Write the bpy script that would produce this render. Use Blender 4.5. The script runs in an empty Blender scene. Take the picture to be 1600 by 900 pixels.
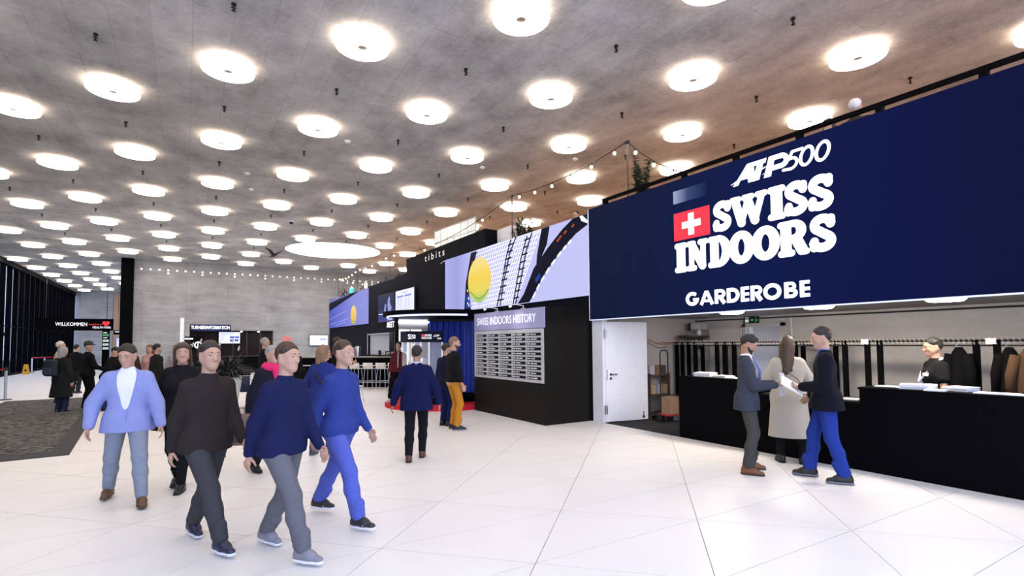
import bpy, bmesh, math, random
import numpy as np
from mathutils import Vector, Matrix, Euler
random.seed(7); np.random.seed(7)
S = bpy.context.scene
COL = S.collection
PI = math.pi
R = math.radians

# ------------------------------------------------------------------ camera
YAW, PITCH, ROLL = R(32.1), 0.047, 0.0072
_f = Vector((math.sin(YAW), math.cos(YAW), 0)); _r = Vector((math.cos(YAW), -math.sin(YAW), 0)); _u = Vector((0, 0, 1))
_F = _f*math.cos(PITCH) + _u*math.sin(PITCH); _U = -_f*math.sin(PITCH) + _u*math.cos(PITCH)
_R2 = _r*math.cos(ROLL) - _U*math.sin(ROLL); _U2 = _r*math.sin(ROLL) + _U*math.cos(ROLL)
cam_d = bpy.data.cameras.new('camera'); cam = bpy.data.objects.new('camera', cam_d); COL.objects.link(cam)
m = Matrix((_R2, _U2, -_F)).transposed().to_4x4(); m.translation = Vector((0, 0, 1.70))
cam.matrix_world = m
cam_d.sensor_width = 36; cam_d.lens = 814/1600*36; cam_d.shift_y = 47.8/1600
cam_d.clip_start = 0.05; cam_d.clip_end = 400
S.camera = cam

# ------------------------------------------------------------------ world, exposure
W = bpy.data.worlds.new('world'); S.world = W; W.use_nodes = True
bg = W.node_tree.nodes['Background']
bg.inputs[0].default_value = (0.52, 0.66, 1.0, 1); bg.inputs[1].default_value = 4.0
S.view_settings.view_transform = 'Standard'; S.view_settings.look = 'None'
S.view_settings.exposure = 0.0; S.view_settings.gamma = 1.0
LAMP_E = 13.0      # strength of every round ceiling lamp

# ------------------------------------------------------------------ materials
_MC = {}
def mat(name, col, rough=0.6, metal=0.0, var=0.06, scale=8.0, emit=0.0, ecol=None, alpha=None, bump=0.0, trans=0.0, spec=None):
    if name in _MC: return _MC[name]
    M = bpy.data.materials.new(name); M.use_nodes = True; nt = M.node_tree; N = nt.nodes; L = nt.links
    b = N['Principled BSDF']
    b.inputs['Roughness'].default_value = rough; b.inputs['Metallic'].default_value = metal
    if spec is not None: b.inputs['Specular IOR Level'].default_value = spec
    tc = N.new('ShaderNodeTexCoord'); nz = N.new('ShaderNodeTexNoise'); nz.inputs['Scale'].default_value = scale; nz.inputs['Detail'].default_value = 3
    L.new(tc.outputs['Object'], nz.inputs['Vector'])
    mx = N.new('ShaderNodeMix'); mx.data_type = 'RGBA'
    mx.inputs[6].default_value = tuple(max(0, c*(1-var)) for c in col)+(1,); mx.inputs[7].default_value = tuple(min(1, c*(1+var)) for c in col)+(1,)
    L.new(nz.outputs['Fac'], mx.inputs[0]); L.new(mx.outputs[2], b.inputs['Base Color'])
    if bump:
        bp = N.new('ShaderNodeBump'); bp.inputs['Strength'].default_value = bump; bp.inputs['Distance'].default_value = 0.01
        L.new(nz.outputs['Fac'], bp.inputs['Height']); L.new(bp.outputs['Normal'], b.inputs['Normal'])
    if emit:
        b.inputs['Emission Color'].default_value = tuple(ecol or col)+(1,); b.inputs['Emission Strength'].default_value = emit
    if alpha is not None: b.inputs['Alpha'].default_value = alpha
    if trans: b.inputs['Transmission Weight'].default_value = trans
    _MC[name] = M
    return M
def cloth(name, col, var=0.12, bump=0.35, scale=60): return mat('cloth_'+name, col, 0.92, 0, var, scale, bump=bump, spec=0.15)

def concrete(name, c1, c2, mode):
    M = bpy.data.materials.new(name); M.use_nodes = True; nt = M.node_tree; N = nt.nodes; L = nt.links
    b = N['Principled BSDF']; b.inputs['Roughness'].default_value = 0.85; b.inputs['Specular IOR Level'].default_value = 0.2
    tc = N.new('ShaderNodeTexCoord'); sp = N.new('ShaderNodeSeparateXYZ'); L.new(tc.outputs['Object'], sp.inputs[0])
    def math_(op, a, bb=None, c=None):
        n = N.new('ShaderNodeMath'); n.operation = op
        for k, v in enumerate((a, bb, c)):
            if v is None: continue
            if isinstance(v, (int, float)): n.inputs[k].default_value = v
            else: L.new(v, n.inputs[k])
        return n.outputs[0]
    mp = N.new('ShaderNodeMapping'); L.new(tc.outputs['Object'], mp.inputs[0])
    mp.inputs['Scale'].default_value = (0.9, 0.5, 1) if mode == 'ceiling' else (0.35, 0.35, 2.6)
    n1 = N.new('ShaderNodeTexNoise'); n1.inputs['Scale'].default_value = 0.7; n1.inputs['Detail'].default_value = 8; n1.inputs['Roughness'].default_value = 0.65; L.new(tc.outputs['Object'], n1.inputs[0])
    n2 = N.new('ShaderNodeTexNoise'); n2.inputs['Scale'].default_value = 2.5; n2.inputs['Detail'].default_value = 6; L.new(mp.outputs[0], n2.inputs[0])
    n3 = N.new('ShaderNodeTexNoise'); n3.inputs['Scale'].default_value = 14; n3.inputs['Detail'].default_value = 4; L.new(tc.outputs['Object'], n3.inputs[0])
    f = math_('ADD', math_('MULTIPLY', n1.outputs[0], 0.5), math_('ADD', math_('MULTIPLY', n2.outputs[0], 0.3), math_('MULTIPLY', n3.outputs[0], 0.2)))
    if mode == 'ceiling':
        # formwork boards 0.55 m wide along Y, staggered butt joints
        ix = math_('FLOOR', math_('DIVIDE', sp.outputs[0], 0.55)); fx = math_('FRACT', math_('DIVIDE', sp.outputs[0], 0.55))
        jy = math_('ADD', math_('DIVIDE', sp.outputs[1], 4.4), math_('MULTIPLY', math_('FRACT', math_('MULTIPLY', ix, 0.382)), 1.0))
        fy = math_('FRACT', jy); iy = math_('FLOOR', jy)
        line = math_('MAXIMUM', math_('LESS_THAN', fx, 0.022), math_('LESS_THAN', fy, 0.004))
    else:
        ax = sp.outputs[0]
        ix = math_('FLOOR', math_('DIVIDE', sp.outputs[2], 0.42)); fx = math_('FRACT', math_('DIVIDE', sp.outputs[2], 0.42))
        fy = math_('FRACT', math_('DIVIDE', ax, 2.2)); iy = math_('FLOOR', math_('DIVIDE', ax, 2.2))
        line = math_('MAXIMUM', math_('MULTIPLY', math_('LESS_THAN', fx, 0.04), 0.5), math_('LESS_THAN', fy, 0.014))
    wn = N.new('ShaderNodeTexWhiteNoise'); wn.noise_dimensions = '2D'; cb = N.new('ShaderNodeCombineXYZ'); L.new(ix, cb.inputs[0]); L.new(iy, cb.inputs[1]); L.new(cb.outputs[0], wn.inputs['Vector'])
    f = math_('ADD', f, math_('MULTIPLY', math_('SUBTRACT', wn.outputs['Value'], 0.5), 0.06))
    cr = N.new('ShaderNodeValToRGB'); cr.color_ramp.elements[0].position = 0.34; cr.color_ramp.elements[1].position = 0.66
    cr.color_ramp.elements[0].color = c1+(1,); cr.color_ramp.elements[1].color = c2+(1,)
    L.new(f, cr.inputs[0])
    mx = N.new('ShaderNodeMix'); mx.data_type = 'RGBA'; mx.blend_type = 'MULTIPLY'; L.new(cr.outputs[0], mx.inputs[6]); mx.inputs[7].default_value = (0.62, 0.61, 0.60, 1)
    L.new(math_('MULTIPLY', line, 0.50 if mode == 'ceiling' else 0.35), mx.inputs[0]); L.new(mx.outputs[2], b.inputs['Base Color'])
    bp = N.new('ShaderNodeBump'); bp.inputs['Strength'].default_value = 0.25; bp.inputs['Distance'].default_value = 0.01
    L.new(f, bp.inputs['Height']); L.new(bp.outputs['Normal'], b.inputs['Normal'])
    return M
M_CEIL = concrete('concrete_ceiling', (0.27, 0.265, 0.26), (0.62, 0.605, 0.59), 'ceiling')
M_WALL = concrete('concrete_wall', (0.28, 0.285, 0.28), (0.52, 0.525, 0.52), 'wall')
M_BACK = concrete('concrete_cloakroom', (0.52, 0.49, 0.46), (0.66, 0.63, 0.60), 'wall')
BLACK = mat('black_lacquer', (0.0022, 0.0022, 0.003), 0.7, spec=0.04)
BLACKM = mat('black_metal', (0.012, 0.012, 0.013), 0.45, 0.2)
NAVYB = mat('near_black_panel', (0.0055, 0.0062, 0.011), 0.75, spec=0.06)
WHITE = mat('white_paint', (0.82, 0.83, 0.86), 0.5)
PAPER = mat('white_paper', (0.88, 0.88, 0.90), 0.8)
STEEL = mat('brushed_steel', (0.55, 0.56, 0.58), 0.3, 1.0)
DARKST = mat('dark_steel', (0.10, 0.10, 0.11), 0.35, 0.9)
CARPET = mat('dark_carpet', (0.014, 0.014, 0.017), 0.95, var=0.4, scale=120, bump=0.4)
E_WHITE = mat('lit_white', (0.9, 0.9, 0.95), 0.5, emit=1.1, ecol=(0.93, 0.94, 1.0))
E_COOL = mat('led_strip_cool', (0.9, 0.95, 1.0), 0.5, emit=9, ecol=(0.62, 0.74, 1.0))
E_WARMB = mat('bulb_glow', (1, 0.8, 0.6), 0.5, emit=9, ecol=(1.0, 0.72, 0.42))
GLASS = mat('clear_glass', (0.9, 0.95, 0.95), 0.03, alpha=0.14, var=0)

# ------------------------------------------------------------------ helpers
class MB:
    def __init__(s): s.v = []; s.f = []; s.mi = []
    def add(s, vs, fs, mi=0):
        o = len(s.v); s.v += [tuple(v) for v in vs]; s.f += [tuple(i+o for i in f) for f in fs]; s.mi += [mi]*len(fs); return s
    def box(s, x0, x1, y0, y1, z0, z1, mi=0, M=None):
        vs = [Vector(p) for p in ((x0,y0,z0),(x1,y0,z0),(x1,y1,z0),(x0,y1,z0),(x0,y0,z1),(x1,y0,z1),(x1,y1,z1),(x0,y1,z1))]
        if M is not None: vs = [M @ v for v in vs]
        return s.add(vs, [(0,3,2,1),(4,5,6,7),(0,1,5,4),(1,2,6,5),(2,3,7,6),(3,0,4,7)], mi)
    def tube(s, path, r, n=8, mi=0, cap=True):
        P = [Vector(p) for p in path]; rs = r if isinstance(r, (list, tuple)) else [r]*len(P)
        o = len(s.v); pr = None
        for k, p in enumerate(P):
            d = (P[min(k+1, len(P)-1)] - P[max(k-1, 0)]).normalized()
            if pr is None:
                a = Vector((0, 0, 1)) if abs(d.z) < 0.9 else Vector((1, 0, 0)); pr = d.cross(a).normalized()
            else: pr = (pr - d*pr.dot(d)).normalized()
            q = d.cross(pr)
            for i in range(n):
                t = 2*PI*i/n; s.v.append(tuple(p + (pr*math.cos(t)+q*math.sin(t))*rs[k]))
        for k in range(len(P)-1):
            for i in range(n):
                a = o+k*n+i; b = o+k*n+(i+1) % n; s.f.append((a, b, b+n, a+n)); s.mi.append(mi)
        if cap:
            s.f.append(tuple(o+i for i in reversed(range(n)))); s.mi.append(mi)
            e = o+(len(P)-1)*n; s.f.append(tuple(e+i for i in range(n))); s.mi.append(mi)
        return s
    def lathe(s, prof, n=24, c=(0, 0, 0), mi=0, closed=False, sx=1, sy=1):
        o = len(s.v); m = len(prof)
        for r, z in prof:
            for i in range(n):
                t = 2*PI*i/n; s.v.append((c[0]+r*math.cos(t)*sx, c[1]+r*math.sin(t)*sy, c[2]+z))
        K = m if closed else m-1
        for k in range(K):
            k2 = (k+1) % m
            for i in range(n):
                a = o+k*n+i; b = o+k*n+(i+1) % n; c2 = o+k2*n+(i+1) % n; d = o+k2*n+i
                s.f.append((a, b, c2, d)); s.mi.append(mi)
        if not closed:
            if prof[0][0] > 1e-4: s.f.append(tuple(o+i for i in reversed(range(n)))); s.mi.append(mi)
            if prof[-1][0] > 1e-4: s.f.append(tuple(o+(m-1)*n+i for i in range(n))); s.mi.append(mi)
        return s
    def prism(s, poly, fn, t0, t1, mi=0):
        """poly of 2D points -> fn(u,v,t) gives 3D; extruded between t0 and t1"""
        n = len(poly); a = [fn(u, v, t0) for u, v in poly]; b = [fn(u, v, t1) for u, v in poly]
        return s.add(a+b, [tuple(reversed(range(n))), tuple(range(n, 2*n))]+[(i, (i+1) % n, n+(i+1) % n, n+i) for i in range(n)], mi)
    def mesh(s, name, mats, smooth=False):
        me = bpy.data.meshes.new(name); me.from_pydata(s.v, [], s.f)
        for mm in (mats if isinstance(mats, (list, tuple)) else [mats]): me.materials.append(mm)
        if len(me.materials) > 1: me.polygons.foreach_set('material_index', s.mi)
        bm = bmesh.new(); bm.from_mesh(me); bmesh.ops.recalc_face_normals(bm, faces=bm.faces); bm.to_mesh(me); bm.free()
        if smooth: me.shade_smooth()
        return me
    def build(s, name, mats, parent=None, smooth=False, sharp=None):
        me = s.mesh(name, mats, smooth)
        if smooth and sharp is not None: me.set_sharp_from_angle(angle=R(sharp))
        return link(name, me, parent)
def link(name, me, parent=None, loc=None, rz=None):
    o = bpy.data.objects.new(name, me); COL.objects.link(o)
    if parent is not None: o.parent = parent
    if loc is not None: o.location = loc
    if rz is not None: o.rotation_euler = (0, 0, rz)
    return o
def tag(o, label=None, cat=None, group=None, kind=None):
    if label: o['label'] = label
    if cat: o['category'] = cat
    if group: o['group'] = group
    if kind: o['kind'] = kind
    return o
def thing(name, label, cat, loc=(0, 0, 0), rz=0.0, group=None):
    o = bpy.data.objects.new(name, None); COL.objects.link(o); o.location = loc; o.rotation_euler = (0, 0, rz); o.empty_display_size = 0.1
    return tag(o, label, cat, group)
def struct(name, mb, mats, parent=None, **k):
    o = mb.build(name, mats, parent, **k)
    if parent is None: o['kind'] = 'structure'
    return o
def dup(root, loc, rz=None, label=None):
    r = root.copy(); COL.objects.link(r); r.location = loc
    if rz is not None: r.rotation_euler = (0, 0, rz)
    if label: r['label'] = label
    for ch in list(root.children):
        c = ch.copy(); COL.objects.link(c); c.parent = r
        for g in list(ch.children):
            d = g.copy(); COL.objects.link(d); d.parent = c
    return r
def bevel_box(name, dims, mats, parent=None, loc=(0, 0, 0), w=0.01, seg=2):
    bm = bmesh.new(); bmesh.ops.create_cube(bm, size=1); bmesh.ops.scale(bm, vec=dims, verts=bm.verts)
    bmesh.ops.bevel(bm, geom=bm.edges[:], offset=w, segments=seg, affect='EDGES', profile=0.5)
    bmesh.ops.translate(bm, vec=loc, verts=bm.verts)
    me = bpy.data.meshes.new(name); bm.to_mesh(me); bm.free(); me.materials.append(mats)
    return link(name, me, parent)

# flat writing ------------------------------------------------------
def text_mesh(name, s, M, org, ux, uy, w=None, h=None, parent=None, depth=0.004, bold=0.0, shear=0.0, align='L', space=1.0):
    """Blender's own font -> mesh, fitted into a w x h box whose lower-left corner is org"""
    cu = bpy.data.curves.new(name, 'FONT'); cu.body = s; cu.size = 1; cu.offset = bold; cu.shear = shear; cu.resolution_u = 3; cu.space_character = space
    o = bpy.data.objects.new(name, cu); COL.objects.link(o)
    dg = bpy.context.evaluated_depsgraph_get(); me = bpy.data.meshes.new_from_object(o.evaluated_get(dg))
    bpy.data.objects.remove(o); bpy.data.curves.remove(cu)
    n = len(me.vertices); co = np.empty(n*3); me.vertices.foreach_get('co', co); co = co.reshape(-1, 3)
    mn = co.min(0); mxx = co.max(0); ww, hh = mxx[0]-mn[0], mxx[1]-mn[1]
    sy = (h/hh) if h else (w/ww); sx = (w/ww) if w else sy
    ux = np.array(ux, float); uy = np.array(uy, float); nn = np.cross(ux, uy)
    P = np.array(org, float) + ((co[:, :1]-mn[0])*sx)*ux + ((co[:, 1:2]-mn[1])*sy)*uy + depth*nn
    me.vertices.foreach_set('co', P.ravel().astype(np.float32)); me.materials.clear(); me.materials.append(M); me.name = name; me.update()
    return link(name, me, parent)
def strokes(mb, lines, fn, t0, t1, mi=0, cap=True, n=14):
    """lines: list of (points, halfwidth, roundcaps). thick poly-strokes as shallow prisms"""
    for pts, hw, rc in lines:
        hws = hw if isinstance(hw, (list, tuple)) else [hw]*len(pts)
        for (a, b, ha, hb) in zip(pts[:-1], pts[1:], hws[:-1], hws[1:]):
            dx, dy = b[0]-a[0], b[1]-a[1]; l = math.hypot(dx, dy) or 1; px, py = -dy/l, dx/l
            mb.prism([(a[0]-px*ha, a[1]-py*ha), (b[0]-px*hb, b[1]-py*hb), (b[0]+px*hb, b[1]+py*hb), (a[0]+px*ha, a[1]+py*ha)], fn, t0, t1, mi)
        for k, p in enumerate(pts):
            if (k in (0, len(pts)-1)) and not rc: continue
            mb.prism([(p[0]+hws[k]*math.cos(2*PI*i/n), p[1]+hws[k]*math.sin(2*PI*i/n)) for i in range(n)], fn, t0, t1, mi)
def arc(cx, cy, rx, ry, a0, a1, n=12):
    return [(cx+rx*math.cos(R(a0+(a1-a0)*k/n)), cy+ry*math.sin(R(a0+(a1-a0)*k/n))) for k in range(n+1)]
def lin(r, g, b):
    f = lambda c: (c/255/12.92) if c/255 <= 0.04045 else ((c/255+0.055)/1.055)**2.4
    return (f(r), f(g), f(b))
def screen(name, rgb, k=1.0):
    c = lin(*rgb); return mat('screen_'+name, tuple(x*0.3 for x in c), 0.5, emit=k, ecol=c, spec=0.03)
def ramp_screen(name, axis, stops, k=1.0):
    """emissive display colour that runs along one object axis: stops = [(metres, rgb)]"""
    M = bpy.data.materials.new(name); M.use_nodes = True; nt = M.node_tree; N = nt.nodes; L = nt.links; b = N['Principled BSDF']
    tc = N.new('ShaderNodeTexCoord'); sp = N.new('ShaderNodeSeparateXYZ'); L.new(tc.outputs['Object'], sp.inputs[0])
    mr = N.new('ShaderNodeMapRange'); mr.inputs['From Min'].default_value = stops[0][0]; mr.inputs['From Max'].default_value = stops[-1][0]; L.new(sp.outputs[axis], mr.inputs['Value'])
    cr = N.new('ShaderNodeValToRGB'); el = cr.color_ramp.elements
    span = stops[-1][0]-stops[0][0]
    while len(el) < len(stops): el.new(0.5)
    for e, (t, c) in zip(el, stops): e.position = (t-stops[0][0])/span; e.color = lin(*c)+(1,)
    L.new(mr.outputs[0], cr.inputs[0]); L.new(cr.outputs[0], b.inputs['Emission Color']); b.inputs['Emission Strength'].default_value = k
    b.inputs['Base Color'].default_value = (0.004, 0.004, 0.006, 1); b.inputs['Roughness'].default_value = 0.7; b.inputs['Specular IOR Level'].default_value = 0.03
    return M

# ================================================================== SETTING
ZC = 6.75                       # ceiling height
XW = 7.54                       # plane of the gallery front
# ---- floor: big triangular slabs
FLOOR = mat('pale_terrazzo', (0.745, 0.735, 0.73), 0.42, var=0.05, scale=1.3, spec=0.35)
GROUT = mat('dark_joint', (0.10, 0.09, 0.085), 0.9)
TX0, TX1, TY0, TY1 = -5.5, XW, -2.0, 15.6
fl = MB()
fl.box(TX0, TX1, TY0, TY1, -0.06, -0.013, 1)
fl.box(-9.3, TX0, TY0, 64, -0.06, 0.0); fl.box(TX0, XW, TY1, 64, -0.06, 0.0); fl.box(XW, 16, 8.7, 64, -0.06, 0.0); fl.box(-9.3, 16, -12, TY0, -0.06, 0.0)
floor_o = struct('floor', fl, [FLOOR, GROUT])
def clip_poly(p):
    for ax, lim, sg in ((0, TX0, 1), (0, TX1, -1), (1, TY0, 1), (1, TY1, -1)):
        q = []
        for k in range(len(p)):
            a, b = p[k], p[(k+1) % len(p)]; da, db = (a[ax]-lim)*sg, (b[ax]-lim)*sg
            if da >= 0: q.append(a)
            if (da >= 0) != (db >= 0):
                t = da/(da-db); q.append((a[0]+(b[0]-a[0])*t, a[1]+(b[1]-a[1])*t))
        p = q
        if len(p) < 3: return []
    return p
SIDE = 1.31; A46 = Vector((math.sin(R(46)), math.cos(R(46))))*SIDE; B136 = Vector((math.sin(R(136)), math.cos(R(136))))*SIDE
V0 = Vector((2.327, 3.391)); G = 0.003
def inset(p, g):
    n = len(p); out = []; ar = sum(p[i][0]*p[(i+1) % n][1]-p[(i+1) % n][0]*p[i][1] for i in range(n)); sg = 1 if ar > 0 else -1
    for i in range(n):
        a, b, c = Vector(p[i-1]), Vector(p[i]), Vector(p[(i+1) % n]); d1 = (b-a).normalized(); d2 = (c-b).normalized()
        n1 = Vector((-d1.y, d1.x))*sg; n2 = Vector((-d2.y, d2.x))*sg; den = 1+n1.dot(n2)
        out.append(b+(n1+n2)*(g/max(den, 0.2)))
    return out
tile_mesh = {}
for i in range(-14, 16):
    for j in range(-16, 16):
        v = V0+A46*i+B136*j
        for kd, tri in (('a', [v, v+A46, v+A46+B136]), ('b', [v, v+A46+B136, v+B136])):
            full = all(TX0 < q.x < TX1 and TY0 < q.y < TY1 for q in tri)
            if full and kd in tile_mesh:
                link('tile', tile_mesh[kd], floor_o, loc=(v.x, v.y, 0)); continue
            p = [tuple(q) for q in tri] if full else clip_poly([tuple(q) for q in tri])
            if len(p) < 3: continue
            ar = abs(sum(p[k][0]*p[(k+1) % len(p)][1]-p[(k+1) % len(p)][0]*p[k][1] for k in range(len(p))))/2
            if ar < 0.02: continue
            p = inset(p, G); o3 = v if full else Vector((0, 0))
            mb = MB().prism([(q[0]-o3.x, q[1]-o3.y) for q in p], lambda a, b, t: (a, b, t), -0.012, 0.0)
            me = mb.mesh('tile', FLOOR)
            if full: tile_mesh[kd] = me
            link('tile', me, floor_o, loc=(o3.x, o3.y, 0))

# ---- ceiling with the round skylight
SKX, SKY, SKR = 6.75, 28.9, 2.43
ce = MB(); n = 48
cir = [(SKX+SKR*math.cos(2*PI*k/n), SKY+SKR*math.sin(2*PI*k/n), ZC) for k in range(n)]
def sqp(a):
    c, s_ = math.cos(a), math.sin(a); q = 3.0/max(abs(c), abs(s_)); return (SKX+c*q, SKY+s_*q, ZC)
sq = [sqp(2*PI*k/n) for k in range(n)]
ce.add(cir+sq, [(k, (k+1) % n, n+(k+1) % n, n+k) for k in range(n)])
def rect(x0, x1, y0, y1): ce.add([(x0, y0, ZC), (x1, y0, ZC), (x1, y1, ZC), (x0, y1, ZC)], [(0, 1, 2, 3)])
rect(-9.3, 15, -3, SKY-3); rect(-9.3, SKX-3, SKY-3, SKY+3); rect(SKX+3, 15, SKY-3, SKY+3); rect(-9.3, 15, SKY+3, 64)
struct('ceiling', ce, M_CEIL)
sk = MB(); sk.lathe([(SKR, 0), (SKR, 0.35)], n, (SKX, SKY, ZC))
sk.f = [f for f in sk.f if len(f) == 4]; sk.mi = sk.mi[:len(sk.f)]
skw = struct('window_1', sk, WHITE)
pn = MB(); pn.lathe([(0.0, 0.0), (SKR, 0.0)], n, (SKX, SKY, ZC+0.34)); pn.build('pane', mat('skylight_daylight', (0.9, 0.9, 0.95), 0.5, emit=3.0, ecol=(0.95, 0.96, 1.0)), skw)

# ---- concrete end wall, black pier, far walls
wb = MB(); wb.box(-2.58, 15, 37.2, 37.6, 0, ZC)
wall_back = struct('wall_back', wb, M_WALL)
sqm = MB().box(-0.05, 0.05, -0.012, 0, -0.05, 0.05).mesh('light_square', mat('tie_hole_light', (0.9, 0.9, 0.9), 0.5, emit=0.9))
for k in range(33):
    link('light_square', sqm, wall_back, loc=(-2.25+k*0.44, 37.2, 6.2))
    if k % 4 == 3: link('light_square', sqm, wall_back, loc=(-2.25+k*0.44, 37.2, 6.02))
struct('trim_1', MB().box(-3.18, -2.6, 36.9, 38.6, 0, ZC), BLACK)
struct('wall_far', MB().box(-8.25, -5.9, 61.8, 63, 0, ZC), M_WALL)
struct('wall_side', MB().box(-9.3, -8.3, 63, 63.4, 0, ZC), WHITE)
struct('wall_end', MB().box(-5.88, 1.0, 62.4, 63, 0, ZC), mat('pale_wood_panel', (0.62, 0.40, 0.27), 0.6))

# ---- glazed facade on the left: black fins, panes, rails
FAC = mat('facade_black', (0.002, 0.002, 0.003), 0.7, spec=0.04)
fac = struct('wall_left', MB().box(-9.05, -8.75, -3, 64, 6.45, ZC).box(-9.05, -8.75, -3, 64, 0, 0.12), FAC)
fin = MB().box(-0.26, 0.0, -0.045, 0.045, 0.12, 6.45).mesh('fin', FAC)
pane = MB().box(-0.01, 0.01, -0.62, 0.62, 0.12, 6.45).mesh('pane', mat('facade_glass', (0.02, 0.03, 0.03), 0.05, alpha=0.30, var=0))
rl = MB().box(-0.06, 0.0, -0.62, 0.62, -0.03, 0.03).mesh('rail', FAC)
for k in range(30):
    y = 22.5+k*1.38
    link('fin', fin, fac, loc=(-8.75, y, 0)); link('pane', pane, fac, loc=(-8.98, y+0.69, 0)); link('rail', rl, fac, loc=(-8.82, y+0.69, 2.9))
struct('wall_left_2', MB().box(-9.05, -8.75, -3, 22.4, 0.12, 6.45), mat('facade_dark_glass', (0.02, 0.025, 0.03), 0.2))
lawn = struct('ground', MB().box(-60, -9.3, -12, 90, -0.1, -0.02), mat('lawn_green', (0.02, 0.07, 0.03), 0.9))
# hedge outside the facade
hb = MB(); rg = np.random.RandomState(3)
for k in range(900):
    c = Vector((-17+rg.uniform(-1.2, 1.2), rg.uniform(20, 75), rg.uniform(0, 8))); q = Euler(rg.uniform(-3, 3, 3)).to_matrix(); s_ = rg.uniform(0.5, 0.9)
    hb.add([c+q @ Vector(p)*s_ for p in ((-.5, 0, 0), (0, -.28, .05), (.5, 0, 0), (0, .28, .05))], [(0, 1, 2, 3)])
tag(hb.build('hedge', mat('hedge_leaves', (0.012, 0.07, 0.035), 0.8)), 'tall dark green hedge outside behind the black glazed facade', 'hedge', kind='stuff')

# ---- gallery front, slab and back wall
wr = MB()
wr.box(XW, XW+0.15, 8.72, 21.4, 0, 4.55); wr.box(XW, XW+0.15, 25.2, 33.1, 0, 4.45)
wr.box(XW, XW+0.15, 21.4, 25.2, 0, 1.2); wr.box(XW, XW+0.15, 21.4, 25.2, 2.18, 4.5)
wr.box(XW, 14, 33.1, 33.25, 0, 4.45)
wall_right = struct('wall_right', wr, NAVYB)
hw = MB(); hw.box(XW+0.10, XW+0.14, 21.4, 25.2, 1.2, 2.18)
hw.build('hatch_lining', mat('hatch_grey_glow', (0.30, 0.31, 0.34), 0.6, emit=0.12, ecol=(0.6, 0.62, 0.7)), wall_right)  # faint glow put into the grey so the recess reads lighter
fr = MB()
fr.box(XW-0.03, XW, 21.35, 25.25, 2.14, 2.2); fr.box(XW-0.03, XW, 25.2, 25.26, 1.2, 2.2)
fr.build('hatch_frame', mat('aluminium_trim', (0.6, 0.6, 0.62), 0.35, 0.7), wall_right)
GWOOD = mat('gallery_oak', (0.64, 0.41, 0.25), 0.55, var=0.15, scale=5)
struct('floor_gallery', MB().box(XW+0.15, 14, -3, 33.1, 3.42, 3.55), GWOOD)
struct('wall_gallery', MB().box(14, 14.2, -3, 37.2, 2.3, ZC), GWOOD)

# ---- cloakroom behind the counter
struct('floor_cloakroom', MB().box(XW+0.0, 11, -2.5, 8.7, -0.06, -0.001), CARPET)
struct('ceiling_cloakroom', MB().box(XW+0.02, 11, -2.5, 8.75, 2.26, 2.35), mat('cloakroom_ceiling', (0.30, 0.28, 0.26), 0.8))
cw = MB(); cw.box(10.6, 10.8, -2.5, 6.24, 0, 2.27); cw.box(10.6, 10.8, 7.04, 8.7, 0, 2.27); cw.box(10.6, 10.8, 6.24, 7.04, 2.02, 2.27); cw.box(11.6, 11.7, 5, 8, 0, 2.27)
struct('wall_cloakroom', cw, M_BACK)
struct('wall_cloakroom_end', MB().box(XW+0.15, 10.6, 8.55, 8.7, 0, 2.27), mat('cloakroom_plaster', (0.55, 0.50, 0.45), 0.8))
struct('wall_cloakroom_near', MB().box(XW+0.15, 10.6, -2.5, -2.4, 0, 2.27), M_BACK)
d2 = MB(); d2.box(10.52, 10.62, 6.17, 6.24, 0, 2.09); d2.box(10.52, 10.62, 7.04, 7.11, 0, 2.09); d2.box(10.52, 10.62, 6.17, 7.11, 2.02, 2.09)
door2 = struct('door_2', d2, mat('door_frame_cream', (0.62, 0.57, 0.52), 0.6))
MB().box(-0.04, 0.0, 0, 0.82, 0.01, 2.0).build('door_leaf', mat('door_leaf_cream', (0.66, 0.61, 0.56), 0.6), door2).location = (10.5, 7.11, 0)
# white door leaf standing open at the left end of the counter
dr = MB(); dr.box(XW-0.02, XW+0.13, 8.38, 8.56, 0, 2.2); dr.box(XW-0.02, XW+0.13, 8.56, 8.70, 0, 2.2, 0)
door1 = struct('door_1', dr, WHITE)
leaf = bevel_box('door_leaf', (1.06, 0.05, 2.12), mat('door_white', (0.86, 0.87, 0.93), 0.45), door1, (0.55, 0, 1.08), 0.006)
leaf.location = (XW+0.02, 8.36, 0); leaf.rotation_euler = (0, 0, R(-9.5))
def on_leaf(mb, name, M_, **k): 
    o = mb.build(name, M_, leaf, **k); return o
hdl = MB(); hdl.tube([(0.13, -0.025, 1.02), (0.13, -0.075, 1.02), (0.15, -0.08, 1.02), (0.26, -0.08, 1.02)], 0.011); hdl.tube([(0.13, -0.024, 1.02), (0.13, -0.034, 1.02)], 0.027, 14); hdl.tube([(0.13, -0.024, 0.93), (0.13, -0.034, 0.93)], 0.027, 14)
on_leaf(hdl, 'door_handle', DARKST)
for z in (0.28, 1.88): on_leaf(MB().box(-0.02, 0.035, -0.04, -0.02, z-0.09, z+0.09).tube([(0.0, -0.042, z-0.1), (0.0, -0.042, z+0.1)], 0.012), 'hinge', STEEL)
on_leaf(MB().box(0.03, 0.045, -0.03, -0.02, 0.9, 1.12), 'lock_plate', DARKST)
on_leaf(MB().box(0.93, 0.97, -0.05, -0.02, 0.06, 0.11).tube([(0.95, -0.04, 0.08), (0.95, -0.04, 0.2)], 0.009), 'door_stay', DARKST)
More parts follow.
